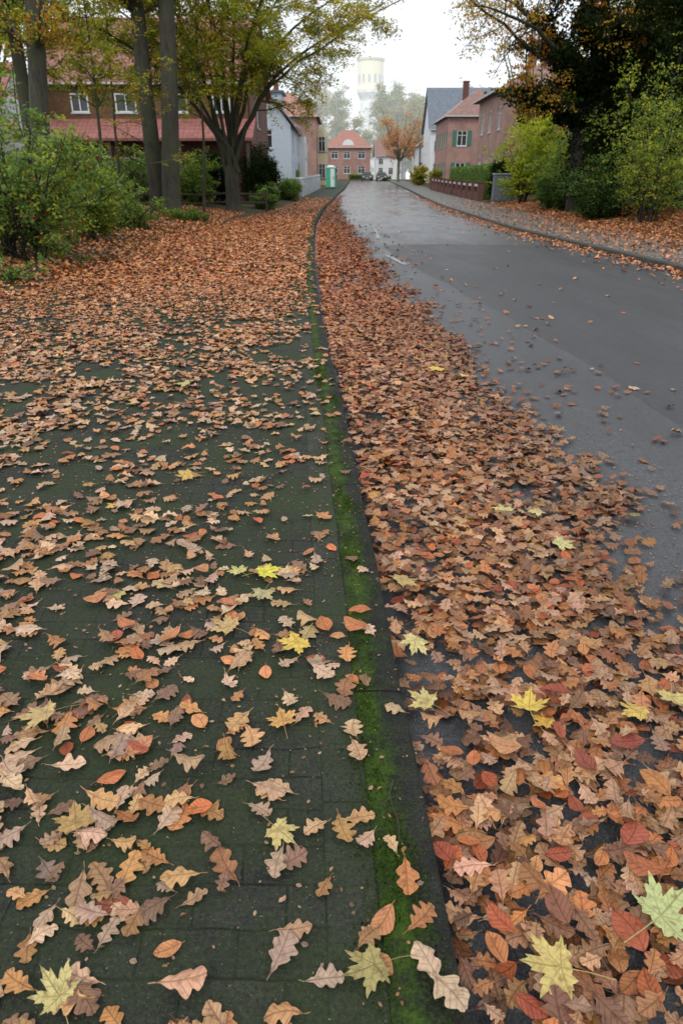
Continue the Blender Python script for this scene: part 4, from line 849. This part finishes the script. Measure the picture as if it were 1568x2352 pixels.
def midtree(base,h,rad,pal,label,seed,m=12,ls=.2,bk=None,name='street_tree'):
    r=np.random.default_rng(seed); b=np.array(base,float); lm=[]
    lm.append((spline([b+[0,0,-.2],b+[0,0,h*.3],b+[.2,0,h*.45]],6,r),np.linspace(.26,.18,6)))
    for k in range(9):
        a=k*.7+r.uniform(0,.5); e_=b+np.array([math.cos(a)*rad*r.uniform(.5,1),math.sin(a)*rad*r.uniform(.5,1),h*r.uniform(.75,1.)]); s=b+[0,0,h*.28]
        lm.append((spline([s,s+(e_-s)*[.5,.5,.4],e_],8,r,.08),np.linspace(.13,.03,8)))
    s1=side(lm[1:],8,rad*.5,r,up=.15,tmin=.2,droop=.05); s2=side(s1,4,rad*.25,r,up=.05); P,I=crown_pts(s2,m,.14,r)
    return build_tree(name,tuple(b),label,lm+s1+s2,leaf_quads(P,ls,cols_for(I,P,pal,r),r,.4),barkm=bk)
M_barkm=bark('haze_paled_bark',(.12,.11,.10),(.22,.20,.18))  # bark for far trees, lightened in colour to imitate haze
HO=[(.64,.32,.17),(.62,.37,.22),(.54,.30,.18)]
midtree((8.8,118,1.05),10.4,5.0,HO,'sparse orange-leaved tree at the end of the street',131,22,.22,M_barkm)
midtree((14.,140,1.3),10,3.5,HO+HZ,'thin autumn tree beside white houses',132,8,.26,M_barkm)
midtree((-9,125,1.1),12,4.,HZ,'pale bare tree behind brick house',133,6,.28,M_barkm)
midtree((-18,70,.3),13,4.5,OLIVE+GRN,'green tree behind the tiled house',134,26,.28)
midtree((-20,42,.3),10,4.5,GOLD+GRN+OLIVE,'autumn tree beyond the shrubs',135,34,.22)
midtree((14.5,57,.3),10,3.6,GOLD+ORG[:2]+DRK[2:3],'autumn tree beside the brick house',136,20,.20)
shrub('garden_shrub',(10.9,88,.5),1.,2.4,YGR+GOLD[:1],'yellowing garden shrub beside brick house',137,m=9,ls=.17)
shrub('garden_shrub',(10.2,99,.6),1.2,3.,GOLD+YGR,'golden garden shrub beside the road',138,m=9,ls=.2)
shrub('garden_shrub',(8.4,142.8,1.25),1.2,1.4,GRN,'green shrub at the junction',139,m=8,ls=.25)

# ---------------------------------------------------------------- street furniture
e=empty('rail_fence',(-6.4,35.3,.2),'weathered low wooden rail fence at planting edge','fence')
for k in range(5):
    x=-9.2+k*1.4; g=G(); g.lathe(x,34.2+.45*k,[(.06,-.1),(.06,.95),(.045,1.0)],8); g.make('post',[M_wood],e)
for z in (.45,.82):
    g=G(); 
    for k in range(4): g.cyl_between((-9.2+k*1.4,34.2+.45*k-.05,z),(-7.8+k*1.4,34.65+.45*k-.05,z+.03*(-1)**k),.045)
    g.make('rail',[M_wood],e)
e=empty('garden_wall',(-3.3,70,.2),'pale grey garden wall with square pillars','wall')
for k in range(9):
    y=57+k*3.2; x=-3.35+.85*(y-57)/27; z=float(gz(y)); g=G(); g.box(x-.25,y-.25,z-.1,x+.25,y+.25,z+1.35); g.box(x-.3,y-.3,z+1.352,x+.3,y+.3,z+1.45,0,.06); g.make('pillar',[M_greyc],e)
    if k<8: 
        x2=-3.35+.85*(y+3.2-57)/27; z2=float(gz(y+3.2)); g=G(); w=.1
        a=[(x-w,y+.252,z-.1),(x+w,y+.252,z-.1),(x2+w,y+2.948,z2-.1),(x2-w,y+2.948,z2-.1)]; b_=[(p[0],p[1],(z if i<2 else z2)+1.) for i,p in enumerate(a)]
        g.v+=a+b_; 
        for f in [(0,3,2,1),(4,5,6,7),(0,1,5,4),(1,2,6,5),(2,3,7,6),(3,0,4,7)]: g.f.append(f); g.m.append(0)
        g.make('panel',[M_greyc],e)
z=float(gz(86)); X0=-1.75; e=empty('portable_toilet',(X0+.55,86.5,z),'green portable toilet with white roof on the pavement','portable toilet')
g=G(); g.box(X0,86,z+.1,X0+1.1,87.1,z+2.1,0,.02)
for k in range(6): g.box(X0+1.1,86.08+k*.17,z+.2,X0+1.125,86.16+k*.17,z+2.)
g.make('body',[M_green],e); g=G(); g.box(X0-.04,85.96,z+2.103,X0+1.14,87.14,z+2.2); g.box(X0+.1,86.1,z+2.203,X0+1.,87.,z+2.36,0,.22); g.make('roof',[M_frame],e)
g=G(); g.box(X0+.5,85.96,z+.15,X0+.95,85.997,z+2.); dr=g.make('door',[M_white],e); g=G(); g.box(X0+.8,85.92,z+1.,X0+.88,85.958,z+1.2); g.make('handle',[M_dk],dr); g=G(); g.box(X0-.03,85.97,z,X0+1.13,87.13,z+.098); g.make('base',[M_dk],e)
e=empty('brick_garden_wall',(9.9,67,.2),'low brick garden wall with pillars and white rail','wall')
for k in range(12):
    y=53+k*2.6; z=float(gz(y)); x=9.75; g=G(); g.box(x-.2,y-.2,z-.1,x+.2,y+.2,z+1.15); g.box(x-.24,y-.24,z+1.152,x+.24,y+.24,z+1.22); g.make('pillar',[M_brick],e)
    if k<11:
        g=G(); g.box(x-.12,y+.202,z-.2,x+.12,y+2.398,z+.55); g.make('panel',[M_brick],e); g=G(); g.box(x-.05,y+.202,z+.92,x+.05,y+2.398,z+1.08); g.make('rail',[M_frame],e)
z=.05; e=empty('utility_cabinet',(10.2,48.,z),'grey metal utility cabinet with ribbed doors','cabinet')
M_cab=simple('grey_cabinet_metal',(.13,.15,.18),.45,.12)
g=G(); g.box(9.6,47.7,z+.12,10.8,48.3,z+1.65,0,.015); g.make('body',[M_cab],e); g=G(); g.box(9.55,47.65,z+1.653,10.85,48.35,z+1.73,0,.05); g.make('roof',[M_cab],e); g=G(); g.box(9.64,47.74,z-.1,10.76,48.26,z+.118); g.make('plinth',[M_greyc],e)
for k in range(2):
    x=9.64+k*.58; g=G(); g.box(x,47.665,z+.17,x+.54,47.697,z+1.58)
    for q in range(7): g.box(x+.06,47.65,z+.3+q*.17,x+.48,47.664,z+.37+q*.17)
    d=g.make('door',[M_cab],e); g=G(); g.box(x+(.46 if k==0 else .02),47.62,z+.85,x+(.50 if k==0 else .06),47.648,z+1.02); g.make('handle',[M_dk],d)
M_car=simple('dark_car_paint',(.05,.053,.06),.25,.1); M_tyre=simple('tyre_rubber',(.015,.015,.015),.8,.1); M_lamp=simple('headlight_lens',(.6,.62,.65),.15,.05); M_rim=simple('alloy_rim',(.35,.35,.36),.35,.1,metal=.8)
def car(x,y,z,label):
    e=empty('parked_car',(x,y,z),label,'car','cars parked at the end of the street')
    prof=[(-2.1,.3),(-2.1,.62),(-1.95,.78),(-1.0,.92),(-.35,1.4),(.9,1.46),(1.75,1.05),(2.08,.95),(2.1,.3)]
    g=G(); n=len(prof)
    def wd(zz): return .88 if zz<.95 else .88-(zz-.95)*.42
    V=[(s*wd(q[1])+x,y+q[0],z+q[1]) for q in prof for s in (-1,1)]; g.v+=V
    for k in range(n-1): g.f.append((2*k,2*k+1,2*k+3,2*k+2)); g.m.append(0)
    g.f.append(tuple(2*k for k in range(n))[::-1]); g.m.append(0); g.f.append(tuple(2*k+1 for k in range(n))); g.m.append(0); g.f.append((0,2*n-2,2*n-1,1)); g.m.append(0)
    g.make('body',[M_car],e)
    g=G(); g.quad((x-.72,y-.985,z+.97),(x+.72,y-.985,z+.97),(x+.6,y-.42,z+1.38),(x-.6,y-.42,z+1.38)); g.make('windscreen',[M_glass],e)
    for s in (-1,1):
        g=G(); g.quad(*[(x+s*(wd(q[1])+.012),y+q[0],z+q[1]) for q in ((-.75,1.0),(-.3,1.33),(.85,1.38),(1.4,1.04))]); g.make('side_window',[M_glass],e)
        g=G(); g.box(x+s*.62-.17,y-2.12,z+.58,x+s*.62+.17,y-2.102,z+.74); g.make('headlight',[M_lamp],e)
        for yy in (-1.3,1.3):
            g=G(); g.cyl_between((x+s*.70,y+yy,z+.31),(x+s*.90,y+yy,z+.31),.31,18); t=g.make('wheel',[M_tyre],e); g=G(); g.cyl_between((x+s*.901,y+yy,z+.31),(x+s*.912,y+yy,z+.31),.19,12); g.make('rim',[M_rim],t)
    g=G(); g.box(x-.26,y-2.12,z+.42,x+.26,y-2.103,z+.53); g.make('number_plate',[M_frame],e); g=G(); g.box(x-.42,y-2.115,z+.56,x+.42,y-2.102,z+.70); g.make('grille',[M_dk],e)
car(4.6,139,float(gz(139))-.11,'dark hatchback parked at the street junction'); car(7.2,138,float(gz(138))-.11,'dark car parked beside another at the junction')
r=np.random.default_rng(3); e=[(spline([(.135,1.32,.012),(.125,1.26,.016),(.14,1.20,.014),(.138,1.13,.010)],10,r,.0008),np.linspace(.0022,.0012,10)),(spline([(.125,1.26,.016),(.10,1.235,.02)],4,r),np.linspace(.0012,.0008,4))]
V,F=tubes(e); tag(obj('twig',mesh_np('twig',V-np.array([.13,1.22,0]),F.ravel(),np.full(len(F),4),[M_wood],smooth=True),None,(.13,1.22,0)),'thin bent twig lying on the mossy kerb','twig')
r=np.random.default_rng(9); n=36000; y=r.uniform(.5,6,n); d=.10+r.normal(0,.05,n); x=kl(y)-d
k=(d>.012)&((vn(x*3,y,4.)*.8+vn(x*3,y,13.)*.5+r.random(n)*.35)>.90); x,y=x[k],y[k]; P=np.stack([x,y,np.full(len(x),.0035)],1)
C=np.clip(np.array([(.052,.095,.011)])*(1+r.normal(0,.4,(len(x),1))),.004,.3); V,L,T,C=leaf_quads(P,.007,C,r,.1,.5)
tag(obj('kerb_moss',mesh_np('kerb_moss',V,L,T,[M_fol],col=C)),'olive green moss growing on kerb stones','moss',kind='stuff')

# ---------------------------------------------------------------- world, light, camera
w=bpy.data.worlds.new('World'); scene.world=w; w.use_nodes=True; nt=w.node_tree; n=N(nt); bg=nt.nodes['Background']
sky=nt.nodes.new('ShaderNodeTexSky'); sky.sky_type='NISHITA'; sky.sun_disc=False; sky.sun_elevation=math.radians(48); sky.sun_rotation=math.radians(200)
tc=nt.nodes.new('ShaderNodeTexCoord').outputs['Generated']
cl=n.ramp(n.noise(tc,1.8,6),[(.32,(.76,.81,.87)),(.68,(.96,.98,1.))])
cl=n.mix(1.,cl,(10,10,10),'MULTIPLY')
n.l(n.mix(.87,sky.outputs[0],cl),bg.inputs[0]); bg.inputs[1].default_value=.138
sun=bpy.data.lights.new('sun','SUN'); sun.energy=1.1; sun.angle=math.radians(20); sun.color=(1,.97,.93); so=bpy.data.objects.new('sun',sun); coll.objects.link(so); so.rotation_euler=(math.radians(42),0,math.radians(-20))
cam=bpy.data.cameras.new('camera'); co=bpy.data.objects.new('camera',cam); coll.objects.link(co); co.location=(0,0,1.45); co.rotation_euler=(math.radians(64),0,0)
cam.sensor_fit='VERTICAL'; cam.sensor_height=36; cam.sensor_width=24; cam.lens=24; cam.clip_start=.05; cam.clip_end=3000
cam.dof.use_dof=True; cam.dof.focus_distance=2.6; cam.dof.aperture_fstop=5.6
scene.camera=co
scene.view_settings.view_transform='Standard'; scene.view_settings.look='None'; scene.view_settings.exposure=0
